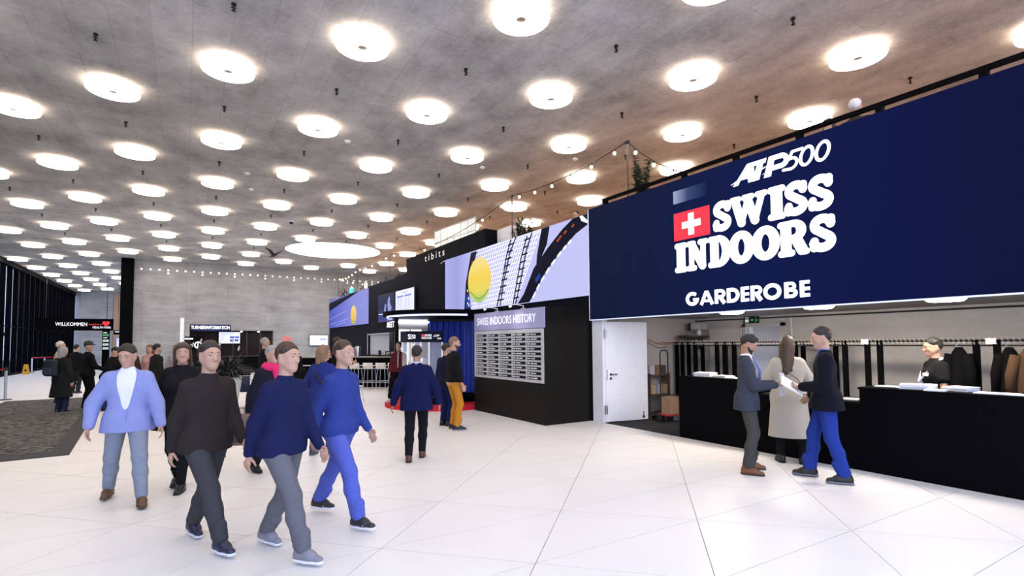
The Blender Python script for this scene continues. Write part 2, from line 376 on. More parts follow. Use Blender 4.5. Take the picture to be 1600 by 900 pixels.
# ================================================================== LAMPS, SPRINKLERS
LO = Vector((4.238, 6.432)); LA = Vector((0.095, 3.868)); LB = Vector((1.837, -2.005))
LAMPM = mat('lamp_diffuser', (0.95, 0.93, 0.9), 0.5, emit=LAMP_E, ecol=(1.0, 0.87, 0.75), var=0)
HOLEM = mat('lamp_hole_disc', (0.10, 0.07, 0.055), 0.7)  # disc filling the open lamp hole, coloured dark against the glow around it
lm = MB(); lm.lathe([(0.085, 0.0), (0.40, 0.0), (0.428, 0.012), (0.435, 0.035), (0.428, 0.055), (0.40, 0.066), (0.085, 0.066)], 40, closed=True)
lm.mi = [0 if k//40 in (0, 1, 6) else 1 for k in range(len(lm.f))]
lamp_me = lm.mesh('diffuser', [LAMPM, mat('lamp_upper_side', (0.95, 0.93, 0.9), 0.5, emit=LAMP_E*0.55, ecol=(1.0, 0.80, 0.64), var=0)], True); lamp_me.set_sharp_from_angle(angle=R(50))
hole_disc_me = MB().lathe([(0.0, 0.02), (0.0845, 0.02), (0.0845, 0.05), (0.0, 0.05)], 24).mesh('cap', HOLEM)
can_me = MB().lathe([(0.15, 0.0), (0.15, 0.085)], 20).tube([(0.25, 0.15, 0.0), (0.25, 0.15, 0.085)], 0.008, 6).tube([(-0.25, 0.15, 0.0), (-0.25, 0.15, 0.085)], 0.008, 6).tube([(0, -0.29, 0.0), (0, -0.29, 0.085)], 0.008, 6).mesh('mount', mat('lamp_mount', (0.5, 0.48, 0.46), 0.5))
# the nearer rows can be told apart: number them as one reads the picture
def seen(p):
    d = Vector(p)-Vector((0, 0, 1.70)); a = d.dot(_F)
    if a < 0.1: return None
    return 800+814*d.dot(_R2)/a, 497.8-814*d.dot(_U2)/a
ORD = ['leftmost', 'second from left', 'third from left', 'fourth from left', 'fifth from left', 'sixth from left', 'seventh from left', 'eighth from left', 'ninth from left', 'tenth from left', 'eleventh from left']
ROWN = ['nearest', 'second nearest', 'third nearest', 'fourth nearest', 'fifth nearest', 'sixth nearest']
lamp_label = {}
for i in range(0, 6):
    vis = []
    for j in range(-12, 10):
        p = LO+LA*i+LB*j
        if not (-8.2 < p.x < 13.3): continue
        q_ = seen((p.x, p.y, ZC-0.12))
        if q_ and -20 < q_[0] < 1620 and -20 < q_[1] and (q_[0] < 924 or q_[1] < 330-0.33*(q_[0]-924)) and (p-Vector((SKX, SKY))).length > SKR+0.45: vis.append((q_[0], i, j))
    for k, (x, i_, j) in enumerate(sorted(vis)):
        if k < 11: lamp_label[(i_, j)] = 'glowing ceiling lamp with small dark centre, %s in the %s row' % (ORD[k], ROWN[i_])
n_l = 0
for i in range(-3, 16):
    for j in range(-12, 10):
        p = LO+LA*i+LB*j
        if not (-8.2 < p.x < 13.3 and -2.4 < p.y < 61): continue
        if p.x > -3.6 and p.y > 36.4: continue
        if (p-Vector((SKX, SKY))).length < SKR+0.45: continue
        if p.y < 1.2 and p.x > 9: continue
        lab_ = lamp_label.get((i, j))
        t = thing('ceiling_lamp', lab_ or 'small distant flat round ceiling lamp, one of the many glowing far down the hall', 'lamp', (p.x, p.y, ZC-0.15), 0, 'round ceiling lamps')
        link('diffuser', lamp_me, t); link('cap', hole_disc_me, t); link('mount', can_me, t, loc=(0, 0, 0.0655)); n_l += 1
spr = MB().lathe([(0.0, 0.0), (0.035, 0.0), (0.035, -0.03), (0.014, -0.035), (0.014, -0.1), (0.03, -0.105), (0.03, -0.115), (0.0, -0.12)], 10).box(-0.04, 0.04, -0.006, 0.006, -0.072, -0.06).mesh('sprinkler', BLACKM)
for i in range(-2, 7):
    for j in range(-9, 9):
        p = LO+LA*(i+0.5)+LB*j
        if not (-8 < p.x < 13 and 2 < p.y < 30): continue
        if (p-Vector((SKX, SKY))).length < SKR+0.3: continue
        tag(link('sprinkler', spr, loc=(p.x, p.y, ZC)), 'small black sprinkler head on the concrete ceiling between two round lamps', 'sprinkler', 'ceiling sprinklers')
det = MB().lathe([(0.0, -0.05), (0.05, -0.05), (0.075, -0.03), (0.08, 0.0)], 20)
for (x, y, lb) in ((3.33, 12.93, 'white disc detector nearest the camera, left of the string lights'), (7.13, 12.9, 'white disc detector above the left string-light pole'), (1.73, 18.57, 'white disc detector high on the ceiling above the tall planter'), (1.45, 16.89, 'white disc detector in front of another one above the planter'), (8.98, 11.0, 'white disc detector near the string lights by the tall light pole'), (7.3, 24.3, 'white disc detector right of the round skylight')):
    o = det.build('smoke_detector', WHITE); o.location = (x, y, ZC); tag(o, lb, 'detector')
cm = thing('dome_camera', 'dark dome camera on a pale base under the ceiling, left of the skylight', 'camera', (3.58, 22.6, ZC))
MB().lathe([(0.11, 0), (0.11, -0.06), (0.0, -0.06)], 20).build('base', WHITE, cm); MB().lathe([(0.085, -0.06), (0.08, -0.10), (0.05, -0.14), (0.0, -0.15)], 20).build('dome', BLACKM, cm, True)

# bird caught under the ceiling
bd = thing('bird', 'small black bird flying under the ceiling, left of the skylight', 'bird', (3.35, 25.6, 5.75), R(-150))
bb = MB(); bb.tube([(0, -0.26, -0.04), (0, -0.18, -0.02), (0, -0.08, 0.0), (0, 0.05, 0.02), (0, 0.14, 0.05), (0, 0.19, 0.06), (0, 0.23, 0.055)], [0.02, 0.035, 0.06, 0.065, 0.045, 0.04, 0.01], 10)
bb.add([(-0.03, -0.2, -0.03), (0.03, -0.2, -0.03), (0.06, -0.38, -0.05), (-0.06, -0.38, -0.05)], [(0, 1, 2, 3)])
BIRD = mat('black_feathers', (0.012, 0.011, 0.011), 0.8); bb.build('body', BIRD, bd, True)
for s_ in (-1, 1):
    wg = MB(); top = [(s_*0.05, 0.1, 0.04), (s_*0.25, 0.14, 0.20), (s_*0.48, 0.02, 0.30), (s_*0.42, -0.06, 0.27), (s_*0.25, -0.07, 0.19), (s_*0.05, -0.1, 0.02)]
    wg.add(top+[(x, y, z-0.012) for x, y, z in top], [(0, 1, 2, 3, 4, 5), (11, 10, 9, 8, 7, 6)]+[(k, (k+1) % 6, 6+(k+1) % 6, 6+k) for k in range(6)]); wg.build('wing', BIRD, bd)

# ================================================================== CLOAKROOM SIGN BOARD
XB = XW-0.10
BP = lambda u, v, t: (XB-t, u, v)           # (Y, z, proud) -> 3D
sign = thing('cloakroom_sign', 'huge navy backlit board with white lettering over the cloakroom counter', 'sign', (0, 0, 0))
NAV = ramp_screen('board_navy', 1, [(1.4, (3, 12, 58)), (3.0, (2, 18, 78)), (5.0, (5, 26, 84)), (7.0, (12, 27, 70)), (8.7, (16, 27, 62))], 0.72)
MB().box(XB, XW+0.02, -2.0, 8.69, 2.19, 4.61).build('panel', NAV, sign)
e = MB(); e.box(XB-0.004, XB+0.01, -2.0, 8.69, 2.175, 2.195); e.box(XB-0.003, XB+0.01, 8.675, 8.69, 2.19, 4.61); e.build('edge_strip', mat('edge_light', (0.6, 0.65, 0.8), 0.4, emit=0.5, ecol=(0.7, 0.8, 1)), sign)
LT = mat('letter_white', (0.8, 0.8, 0.85), 0.5, emit=0.80, ecol=(0.93, 0.95, 1.0), var=0)
def letter(lines, y0, y1, z0, z1, w, shear=0.0, name='letter', t1=0.012, M_=LT):
    """lines drawn in a w x 1 box; y0 is the left edge (larger Y), z0..z1 the height. half-widths are fractions of the height"""
    mb = MB(); h = z1-z0; kx = (y0-y1)/(w*h)
    fn = lambda u, v, t: BP(y0-u*h, z0+v*h, t)
    strokes(mb, [([(p[0]*kx, p[1]) for p in ln], hw, rc) for ln, hw, rc in lines], fn, 0.0, t1, n=20); return mb.build(name, M_, sign)
def Sl():
    c = [(0.55, 0.745)]+arc(0.345, 0.715, 0.205, 0.165, 25, 215, 16)+arc(0.33, 0.29, 0.225, 0.17, 62, -165, 20)
    return [(c, 0.118, True), ([(0.56, 0.86), (0.55, 0.71)], 0.105, True), ([(0.12, 0.13), (0.13, 0.31)], 0.105, True)]
GL = {
 'S': (0.68, Sl()),
 'W': (1.30, [([(0.21, 0.86), (0.42, 0.14)], 0.135, True), ([(0.42, 0.14), (0.64, 0.80)], 0.10, True), ([(0.64, 0.82), (0.87, 0.14)], 0.135, True), ([(0.87, 0.14), (1.10, 0.86)], 0.10, True),
              ([(0.10, 0.90), (0.34, 0.90)], 0.09, True), ([(0.52, 0.90), (0.78, 0.90)], 0.09, True), ([(0.97, 0.90), (1.20, 0.90)], 0.09, True)]),
 'I': (0.55, [([(0.275, 0.18), (0.275, 0.82)], 0.175, False), ([(0.10, 0.90), (0.45, 0.90)], 0.098, True), ([(0.10, 0.10), (0.45, 0.10)], 0.098, True)]),
 'N': (0.84, [([(0.20, 0.12), (0.20, 0.85)], 0.095, True), ([(0.22, 0.86), (0.62, 0.14)], 0.135, True), ([(0.65, 0.14), (0.65, 0.88)], 0.095, True), ([(0.09, 0.90), (0.28, 0.90)], 0.09, True), ([(0.09, 0.095), (0.31, 0.095)], 0.09, True), ([(0.54, 0.905), (0.76, 0.905)], 0.09, True)]),
 'D': (0.81, [([(0.23, 0.12), (0.23, 0.88)], 0.15, False), ([(0.09, 0.90), (0.40, 0.90)], 0.095, True), ([(0.09, 0.10), (0.40, 0.10)], 0.095, True), (arc(0.37, 0.5, 0.29, 0.40, 90, -90, 18), [0.095, .10, .105, .115, .125, .135, .145, .15, .15, .15, .15, .15, .145, .135, .125, .115, .105, .10, .095], True)]),
 'O': (0.84, [(arc(0.42, 0.5, 0.272, 0.378, 0, 360, 36), [0.118+0.032*abs(math.cos(R(k*10)))**1.5 for k in range(37)], True)]),
 'R': (0.87, [([(0.23, 0.12), (0.23, 0.88)], 0.15, False), ([(0.09, 0.90), (0.45, 0.90)], 0.095, True), ([(0.09, 0.10), (0.38, 0.10)], 0.095, True), (arc(0.45, 0.70, 0.21, 0.20, 90, -90, 14), [.095, .10, .105, .11, .12, .125, .13, .13, .13, .125, .12, .11, .105, .10, .095], True), ([(0.36, 0.49), (0.46, 0.49)], 0.09, True), ([(0.52, 0.46), (0.66, 0.17)], 0.145, True), ([(0.64, 0.10), (0.78, 0.10)], 0.09, True)]),
}
def word(s, edges, z0, z1):
    for ch, (a, b) in zip(s, edges):
        w, ln = GL[ch]; letter(ln, a, b, z0, z1, w)
word('SWISS', [(5.51, 5.165), (5.20, 4.535), (4.545, 4.262), (4.285, 3.945), (3.945, 3.595)], 3.505, 4.015)
word('INDOORS', [(6.32, 6.055), (6.065, 5.62), (5.62, 5.19), (5.22, 4.785), (4.825, 4.37), (4.40, 3.94), (3.94, 3.585)], 2.925, 3.455)
# GARDEROBE, geometric bold
b_ = 0.125
GG = {
 'G': (1.15, [(arc(0.55, 0.5, 0.43, 0.385, 48, 350, 22), b_, False), ([(0.62, 0.44), (1.08, 0.44)], 0.10, False)]),
 'A': (1.22, [([(0.13, 0.0), (0.59, 0.95)], b_, False), ([(0.63, 0.95), (1.09, 0.0)], b_, False), ([(0.33, 0.27), (0.89, 0.27)], 0.10, False), ([(0.50, 0.93), (0.72, 0.93)], 0.07, False)]),
 'R': (0.92, [([(0.14, 0), (0.14, 1)], 0.13, False), (([(0.17, 0.89)]+arc(0.48, 0.68, 0.26, 0.21, 90, -90, 10)+[(0.17, 0.47)]), 0.11, False), ([(0.42, 0.48), (0.77, 0.0)], 0.14, False)]),
 'D': (1.0, [([(0.14, 0), (0.14, 1)], 0.13, False), ([(0.17, 0.885)]+arc(0.42, 0.5, 0.44, 0.385, 90, -90, 16)+[(0.17, 0.115)], 0.12, False)]),
 'E': (0.66, [([(0.14, 0), (0.14, 1)], 0.13, False)]+[([(0.1, z), (0.62, z)], 0.105, False) for z in (0.895, 0.5, 0.105)]),
 'O': (1.20, [(arc(0.60, 0.5, 0.465, 0.405, 0, 360, 32), b_, True)]),
 'B': (0.86, [([(0.14, 0), (0.14, 1)], 0.13, False), ([(0.17, 0.90)]+arc(0.44, 0.72, 0.20, 0.18, 90, -90, 10)+[(0.17, 0.54)], 0.10, False), ([(0.2, 0.50)]+arc(0.46, 0.30, 0.26, 0.195, 90, -90, 10)+[(0.17, 0.105)], 0.11, False)]),
}
for ch, (a, b) in zip('GARDEROBE', [(6.10, 5.815), (5.815, 5.53), (5.515, 5.295), (5.285, 5.055), (5.035, 4.885), (4.865, 4.66), (4.655, 4.37), (4.33, 4.125), (4.10, 3.95)]):
    w, ln = GG[ch]; letter(ln, a, b, 2.325, 2.56, w)
# ATP 500 mark (slanted, the bold part cut by a swoosh)
mb = MB(); K = 0.30
def AP(pts, t=0.012): mb.prism(pts, lambda u, v, tt: BP(5.16-u, 4.185+v, tt), 0.0, t)
# A
AP([(0.00, 0.035), (0.12, 0.085), (0.30, 0.30), (0.40, 0.30), (0.43, 0.0), (0.31, 0.0), (0.305, 0.07), (0.17, 0.07), (0.13, 0.0), (0.04, 0.0), (0.09, 0.05)])
AP([(0.13, 0.07), (0.29, 0.285), (0.335, 0.285), (0.22, 0.10)])
# T
AP([(0.36, 0.30), (0.62, 0.30), (0.60, 0.235), (0.345, 0.235)]); AP([(0.47, 0.25), (0.57, 0.25), (0.49, 0.0), (0.38, 0.0)])
AP([(0.36, 0.12), (0.62, 0.175), (0.56, 0.145)])
# P
AP([(0.66, 0.30), (0.76, 0.30), (0.68, 0.0), (0.57, 0.0)])
strokes(mb, [([(0.68, 0.265)]+arc(0.845, 0.19, 0.085, 0.075, 90, -90, 12)+[(0.66, 0.115)], 0.037, False)], lambda u, v, t: BP(5.16-u, 4.185+v, t), 0, 0.012)
AP([(0.55, 0.06), (0.72, 0.12), (0.70, 0.085)])
mb.build('logo_lettering', LT, sign)
mb = MB(); fn5 = lambda u, v, t: BP(4.29-u-0.20*v, 4.19+v, t)
strokes(mb, [([(0.235, 0.265), (0.09, 0.265), (0.065, 0.165)]+arc(0.105, 0.095, 0.085, 0.077, 100, -110, 12)[0:]+[(0.0, 0.03)], 0.020, True)], fn5, 0, 0.012)
for c0 in (0.30, 0.52): strokes(mb, [(arc(c0+0.02, 0.142, 0.083, 0.124, 0, 360, 28), 0.021, True)], fn5, 0, 0.012)
mb.build('logo_number', LT, sign)
MB().box(0, 0.01, -0.36, 0.36, -0.115, 0.115).build('gradient_patch', ramp_screen('patch_fade', 1, [(-0.36, (12, 27, 72)), (0.05, (60, 78, 125)), (0.36, (170, 182, 214))], 0.9), sign).location = (XB-0.008, 5.97, 4.295)
MB().box(XB-0.010, XB, 5.575, 6.327, 3.505, 4.00).build('flag', screen('flag_red', (240, 62, 78), 0.95), sign)
MB().prism([(x*0.098, z*0.098) for x, z in ((-.6, -1.95), (.6, -1.95), (.6, -.6), (2.0, -.6), (2.0, .6), (.6, .6), (.6, 1.95), (-.6, 1.95), (-.6, .6), (-2.0, .6), (-2.0, -.6), (-.6, -.6))], lambda u, v, t: BP(5.95-u, 3.755+v, t), 0.010, 0.016).build('cross', LT, sign)
# soffit lamps of the cloakroom
for y, lb in ((5.55, 'oval lit downlight under the navy board, above the grey-jacket man'), (4.10, 'oval lit downlight under the navy board, above the man in blue jeans'), (2.58, 'oval lit downlight under the navy board, above the short-haired attendant')):
    t = thing('downlight', lb, 'lamp', (7.92, y, 2.26)); MB().lathe([(0.0, -0.085), (0.17, -0.085), (0.20, -0.06), (0.20, 0.0)], 24).build('diffuser', mat('downlight_glow', (1, .95, .9), 0.5, emit=100, ecol=(1.0, 0.87, 0.74)), t); MB().lathe([(0.205, -0.02), (0.22, -0.02), (0.22, 0.0), (0.205, 0.0)], 24, closed=True).build('rim', WHITE, t)

# ================================================================== COUNTER, THINGS ON IT
ct = thing('cloakroom_counter', 'long black reception counter with a lower middle section, under the navy board', 'counter', (XW, 4, 0))
cb = MB(); cb.box(0, 0.04, 0.85, 2.39, 0, 1.06); cb.box(0, 0.04, -0.58, 0.85, 0, 0.88); cb.box(0, 0.04, -6, -0.58, 0, 1.06); cb.box(0.04, 0.5, 2.33, 2.39, 0, 1.06)
cb.box(0.04, 0.5, 0.83, 0.87, 0, 1.06); cb.box(0.04, 0.5, -0.60, -0.56, 0, 1.06)
cb.build('front_panel', BLACK, ct)
for (a, b, z) in ((0.83, 2.39, 1.06), (-6, -0.56, 1.06)): bevel_box('worktop', (0.54, b-a, 0.03), BLACK, ct, (0.265, (a+b)/2, z+0.015), 0.004)
bevel_box('worktop', (0.46, 1.39, 0.03), mat('counter_low_top', (0.02, 0.018, 0.017), 0.4), ct, (0.27, 0.135, 0.885), 0.004)
def stack(name, lab, x, y, z, w, l, h, rz, n=1, cat='papers', M_=PAPER):
    t = thing(name, lab, cat, (x, y, z), rz)
    if n == 1:
        MB().box(-w/2, w/2, -l/2, l/2, 0, h).build('sheet', M_, t); return t
    for k in range(n):
        j = 0.006*math.sin(k*2.3); MB().box(-w/2+j, w/2+j, -l/2-j, l/2-j, h*k/n, h*(k+0.86)/n).build('sheet', M_, t)
    return t
stack('leaflet_box', 'white box of leaflets at the left end of the black counter', 7.80, 6.02, 1.091, 0.24, 0.32, 0.07, 0.1, 5, 'leaflets')
stack('leaflet_stack', 'low stack of pinkish-white leaflets right of the leaflet box', 7.78, 5.62, 1.091, 0.24, 0.24, 0.035, -0.15, 3, 'leaflets', mat('pink_white_paper', (0.82, 0.76, 0.77), 0.8))
stack('paper_sheet', 'single white sheet on the counter behind the grey-jacket man', 7.76, 5.35, 1.091, 0.2, 0.28, 0.008, 0.1)
stack('paper_sheet', 'white sheet on the lower counter between the man and the cream coat', 7.72, 4.55, 0.901, 0.18, 0.24, 0.006, 0.0)
stack('notebook', 'white pad on the lower counter beside the raised counter end', 7.70, 3.60, 0.901, 0.16, 0.22, 0.012, 0.1, 2)
stack('leaflet_stack', 'thick white leaflet stack in front of the short-haired attendant', 7.80, 2.86, 1.091, 0.26, 0.36, 0.06, 0.25, 5, 'leaflets')
stack('leaflet_stack', 'thin leaflet pile between two taller white stacks on the counter', 7.62, 2.62, 1.091, 0.14, 0.2, 0.022, 0.1, 2, 'leaflets')
stack('leaflet_stack', 'white leaflet stack right of the attendant on the counter', 7.88, 2.46, 1.091, 0.24, 0.26, 0.05, -0.2, 4, 'leaflets')
stack('paper_sheet', 'flat white sheets on the counter right of the leaflet stacks', 7.74, 2.10, 1.091, 0.24, 0.36, 0.010, 0.05, 2)
stack('paper_sheet', 'white sheet at the right end of the counter by the picture edge', 7.72, 1.80, 1.091, 0.22, 0.34, 0.008, 0.0)
stack('paper_sheet', 'white sheet behind the thick leaflet stack on the counter', 7.88, 3.20, 1.091, 0.22, 0.3, 0.006, 0.0)

# coat racks -----------------------------------------------------------
HOOK = mat('hook_nickel', (0.80, 0.74, 0.66), 0.45, 0.3)
hk = MB().tube([(0, 0, 0), (-0.05, 0, 0.012), (-0.075, 0, 0.035)], 0.009, 5).tube([(0, 0, -0.02), (-0.03, 0, -0.05), (-0.06, 0, -0.025)], 0.009, 5).mesh('hook', HOOK)
def rack(lab, x, y0, y1, posts, nh):
    t = thing('coat_rack', lab, 'coat rack', (x, y0, 0)); L_ = y1-y0
    MB().tube([(0, 0, 1.69), (0, L_, 1.69)], 0.018, 8).tube([(0, 0, 1.62), (0, L_, 1.62)], 0.012, 8).build('rail', BLACKM, t)
    for k, p in enumerate(posts):
        MB().box(-0.03, 0.03, p-y0-0.035, p-y0+0.035, 0, 1.7).box(-0.25, 0.25, p-y0-0.03, p-y0+0.03, 0, 0.04).build('post', BLACK, t)
    for k in range(nh): link('hook', hk, t, loc=(0, (k+0.5)*L_/nh, 1.69))
    return t
rk = rack('long coat rack with shiny hooks along its rail behind the counter', 9.4, 0.6, 7.55, [7.5, 6.95, 6.75, 6.55, 5.3, 4.46, 4.12, 3.94, 2.74, 2.52, 1.2], 118)
for y in (4.12, 2.56): MB().box(-0.085, -0.08, y-0.6-0.055, y-0.6+0.055, 1.64, 1.72).build('number_plate', PAPER, rk)
rack('short coat rack with black uprights at the left behind the open door', 9.85, 7.62, 8.42, [7.66, 7.85, 8.04, 8.22, 8.38], 10)
rack('second coat rack row with black uprights in the dark back of the cloakroom', 10.2, 4.9, 7.4, [5.0, 5.25, 5.6, 6.9, 7.1, 7.35], 30)
def coat(lab, x, y, z0, z1, w, M_, rz=0):
    t = thing('hanging_coat', lab, 'coat', (x, y, 1.60), rz)
    b = MB(); H = z1-z0; n = 28
    for k in range(11):
        f = k/10; ww = w*(0.30+0.70*min(1, f*3)**0.7+0.14*f)/1.15; 
        for i in range(n):
            a = 2*PI*i/n; fold = 1+0.10*f*math.sin(7*a+2*f); b.v.append((0.09*math.sin(a)*fold*(0.6+0.5*f), ww/2*math.cos(a)*fold, -f*H+(0.02*math.sin(5*a) if k == 10 else 0)))
    for k in range(10):
        for i in range(n): b.f.append((k*n+i, k*n+(i+1) % n, (k+1)*n+(i+1) % n, (k+1)*n+i)); b.mi.append(0)
    b.f.append(tuple(range(n))); b.mi.append(0)
    b.build('coat_body', M_, t, True)
    for s_ in (-1, 1): MB().tube([(-0.02, s_*w*0.36, -0.10), (-0.06, s_*w*0.50, -0.35), (-0.07, s_*w*0.52, -0.62)], [0.06, 0.06, 0.05], 10).build('sleeve', M_, t, True)
    MB().tube([(0.0, 0, 0.06), (-0.02, 0.03, 0.02), (0, 0, -0.02)], 0.004, 5).build('hanger', STEEL, t)
coat('black coat hanging on the rack right of the short-haired attendant', 9.22, 2.88, 0.98, 1.6, 0.28, cloth('coat_black', (0.003, 0.003, 0.0035)))
coat('black coat hanging at the right, left of the brown coat', 9.22, 2.35, 1.0, 1.6, 0.26, cloth('coat_black2', (0.004, 0.004, 0.0045)))
coat('brown coat hanging at the right picture edge', 8.78, 2.05, 0.85, 1.6, 0.34, cloth('coat_brown', (0.075, 0.042, 0.022)))
# exit sign
ex = thing('exit_sign', 'small dark emergency exit sign above the cream door in the cloakroom', 'sign', (10.58, 6.92, 2.10))
bevel_box('housing', (0.05, 0.34, 0.15), BLACKM, ex, (0, 0, 0.075), 0.005)
eg = MB()
for pts in ([(-.14, .02), (-.05, .02), (-.05, .13), (-.14, .13)],): eg.prism(pts, lambda u, v, t: (-0.026-t, -u, v), 0, 0.002)
eg.build('door_symbol', screen('exit_pale', (190, 200, 190), 0.8), ex)
e2 = MB(); e2.prism([(-.01, .07), (.03, .11), (.03, .085), (.06, .085), (.06, .055), (.03, .055), (.03, .03)], lambda u, v, t: (-0.026-t, -u, v), 0, 0.002)
e2.prism([(.09, .02), (.11, .02), (.13, .06), (.15, .03), (.15, .07), (.13, .10), (.10, .09), (.11, .06)], lambda u, v, t: (-0.026-t, -u, v), 0, 0.002); e2.prism([(.125+.014*math.cos(k), .12+.014*math.sin(k)) for k in np.linspace(0, 5.7, 10)], lambda u, v, t: (-0.026-t, -u, v), 0, 0.002)
e2.build('running_figure', screen('exit_green', (60, 150, 90), 0.8), ex)
# pipe, junction box, dish shelf, cables in the corner
tag(MB().tube([(10.56, 6.02, 0), (10.56, 6.02, 2.2)], 0.02).build('conduit_pipe', WHITE), 'thin pale vertical pipe on the wall right of the cream door', 'pipe')
tag(MB().tube([(10.55, -2, 2.2), (10.55, 8.4, 2.2)], 0.015).build('ceiling_conduit', DARKST), 'thin dark conduit running along the top of the cloakroom wall', 'pipe')
jb = thing('junction_box', 'small grey junction box with a black side and a lamp, high in the cloakroom corner', 'box', (10.3, 8.1, 1.98)); bevel_box('housing', (0.3, 0.24, 0.16), mat('pale_plastic', (0.55, 0.52, 0.48), 0.5), jb, (0, 0, 0.08)); bevel_box('cover', (0.05, 0.05, 0.18), BLACKM, jb, (-0.12, 0.16, 0.08)); MB().lathe([(0.05, -0.12), (0.06, -0.06), (0.03, 0)], 12).build('sensor', WHITE, jb)
sh = thing('wall_shelf', 'dark curved shelf on a bracket in the cloakroom corner', 'shelf', (10.1, 8.1, 1.82)); MB().lathe([(0.0, -0.06), (0.2, -0.05), (0.36, 0.0), (0.36, 0.03), (0.0, 0.03)], 24).build('tray', mat('shelf_brown', (0.07, 0.055, 0.045), 0.6), sh); MB().box(0.2, 0.28, -0.04, 0.04, -0.3, -0.03).build('bracket', DARKST, sh)
CAB = mat('orange_cable', (0.42, 0.12, 0.03), 0.5)
for (a, b, sag, lb) in (((10.2, 8.3, 1.95), (9.4, 8.45, 1.70), 0.12, 'red-brown cable slanting from the junction box down to the rack'), ((9.0, 8.5, 1.78), (9.7, 8.45, 1.66), 0.06, 'upper orange cable hanging behind the open white door'), ((9.0, 8.5, 1.72), (9.6, 8.45, 1.60), 0.08, 'lower orange cable hanging behind the open white door')):
    A_, B_ = Vector(a), Vector(b); tag(MB().tube([A_.lerp(B_, k/10)-Vector((0, 0, sag*math.sin(PI*k/10))) for k in range(11)], 0.008, 6).build('cable', CAB), lb, 'cable')
# sundries seen through the gap beside the door
tr = thing('hand_trolley', 'black tubular hand trolley just right of the open white door', 'trolley', (8.75, 7.8, 0)); MB().tube([(-0.12, 0, 0.08), (-0.12, 0, 1.45), (-0.08, 0, 1.52), (0.08, 0, 1.52), (0.12, 0, 1.45), (0.12, 0, 0.08)], 0.014).tube([(-0.12, 0, 0.9), (0.12, 0, 0.9)], 0.012).build('frame', BLACKM, tr); bevel_box('base_plate', (0.32, 0.3, 0.04), mat('trolley_red', (0.35, 0.02, 0.02), 0.5), tr, (0, -0.1, 0.16))
for s_ in (-1, 1): MB().tube([(s_*0.14, 0, 0.08), (s_*0.18, 0, 0.08)], 0.08, 14).build('wheel', BLACKM, tr)
bx = thing('cardboard_box', 'brown cardboard box on the trolley beside the open door', 'box', (8.75, 7.66, 0.181)); bevel_box('carton', (0.26, 0.24, 0.36), mat('cardboard', (0.30, 0.19, 0.11), 0.8), bx, (0, 0, 0.18), 0.004); MB().box(-0.03, 0.03, -0.121, 0.121, 0.359, 0.362).build('tape', mat('tape', (0.5, 0.42, 0.3), 0.4), bx)
bn = thing('waste_bin', 'grey-blue round bin on the dark cloakroom carpet', 'bin', (9.15, 7.95, 0)); MB().lathe([(0.0, 0.0), (0.17, 0.0), (0.21, 0.5), (0.195, 0.5), (0.16, 0.03), (0.0, 0.03)], 28).build('bin_body', mat('bin_grey_blue', (0.10, 0.12, 0.17), 0.5), bn, True, 40); MB().lathe([(0.205, 0.47), (0.225, 0.49), (0.21, 0.52), (0.195, 0.5)], 28, closed=True).build('rim', BLACKM, bn)
st = thing('storage_shelf', 'low brown shelf full of small boxes behind the bin', 'shelf', (9.0, 8.28, 0))
for z in (0.1, 0.52, 0.95): MB().box(-0.3, 0.34, -0.12, 0.12, z, z+0.03).build('board', mat('shelf_wood', (0.12, 0.07, 0.04), 0.7), st)
for x in (-0.3, 0.32): MB().box(x, x+0.03, -0.12, 0.12, 0, 1.0).build('side', mat('shelf_wood', (0.12, 0.07, 0.04), 0.7), st)
rg = random.Random(5)
for k, (x, z, c) in enumerate(((-0.2, .98, (.5, .5, .5)), (-.02, .98, (.25, .14, .07)), (.16, .98, (.05, .05, .05)), (-.18, .55, (.45, .33, .2)), (.02, .55, (.4, .4, .42)), (.2, .55, (.3, .17, .08)))):
    lb = ['grey carton, left on the top of the low brown shelf', 'brown carton, middle of the low brown shelf top', 'black carton, right on the low brown shelf top', 'tan carton, left on the middle board of the low shelf', 'pale grey carton, centre of the middle board of the low shelf', 'dark brown carton, right on the middle board of the low shelf'][k]
    t = thing('small_carton', lb, 'box', (9.0+x, 8.26, z+0.001)); bevel_box('carton', (0.15, 0.16, 0.2), mat('carton%d' % k, c, 0.8), t, (0, 0, 0.1), 0.003); MB().box(-0.02, 0.02, -0.081, 0.081, 0.199, 0.2015).build('tape', mat('tape', (0.5, 0.42, 0.3), 0.4), t)
ch = thing('castor', 'small chrome castor of a stool peeping out left of the black counter', 'castor', (8.1, 6.5, 0)); MB().tube([(-0.02, 0, 0.04), (0.02, 0, 0.04)], 0.04, 12).build('wheel', BLACKM, ch); MB().tube([(0, 0, 0.08), (0, 0, 0.30)], 0.015).build('stem', STEEL, ch); MB().box(-0.03, 0.03, -0.04, 0.04, 0.07, 0.09).build('fork', STEEL, ch)
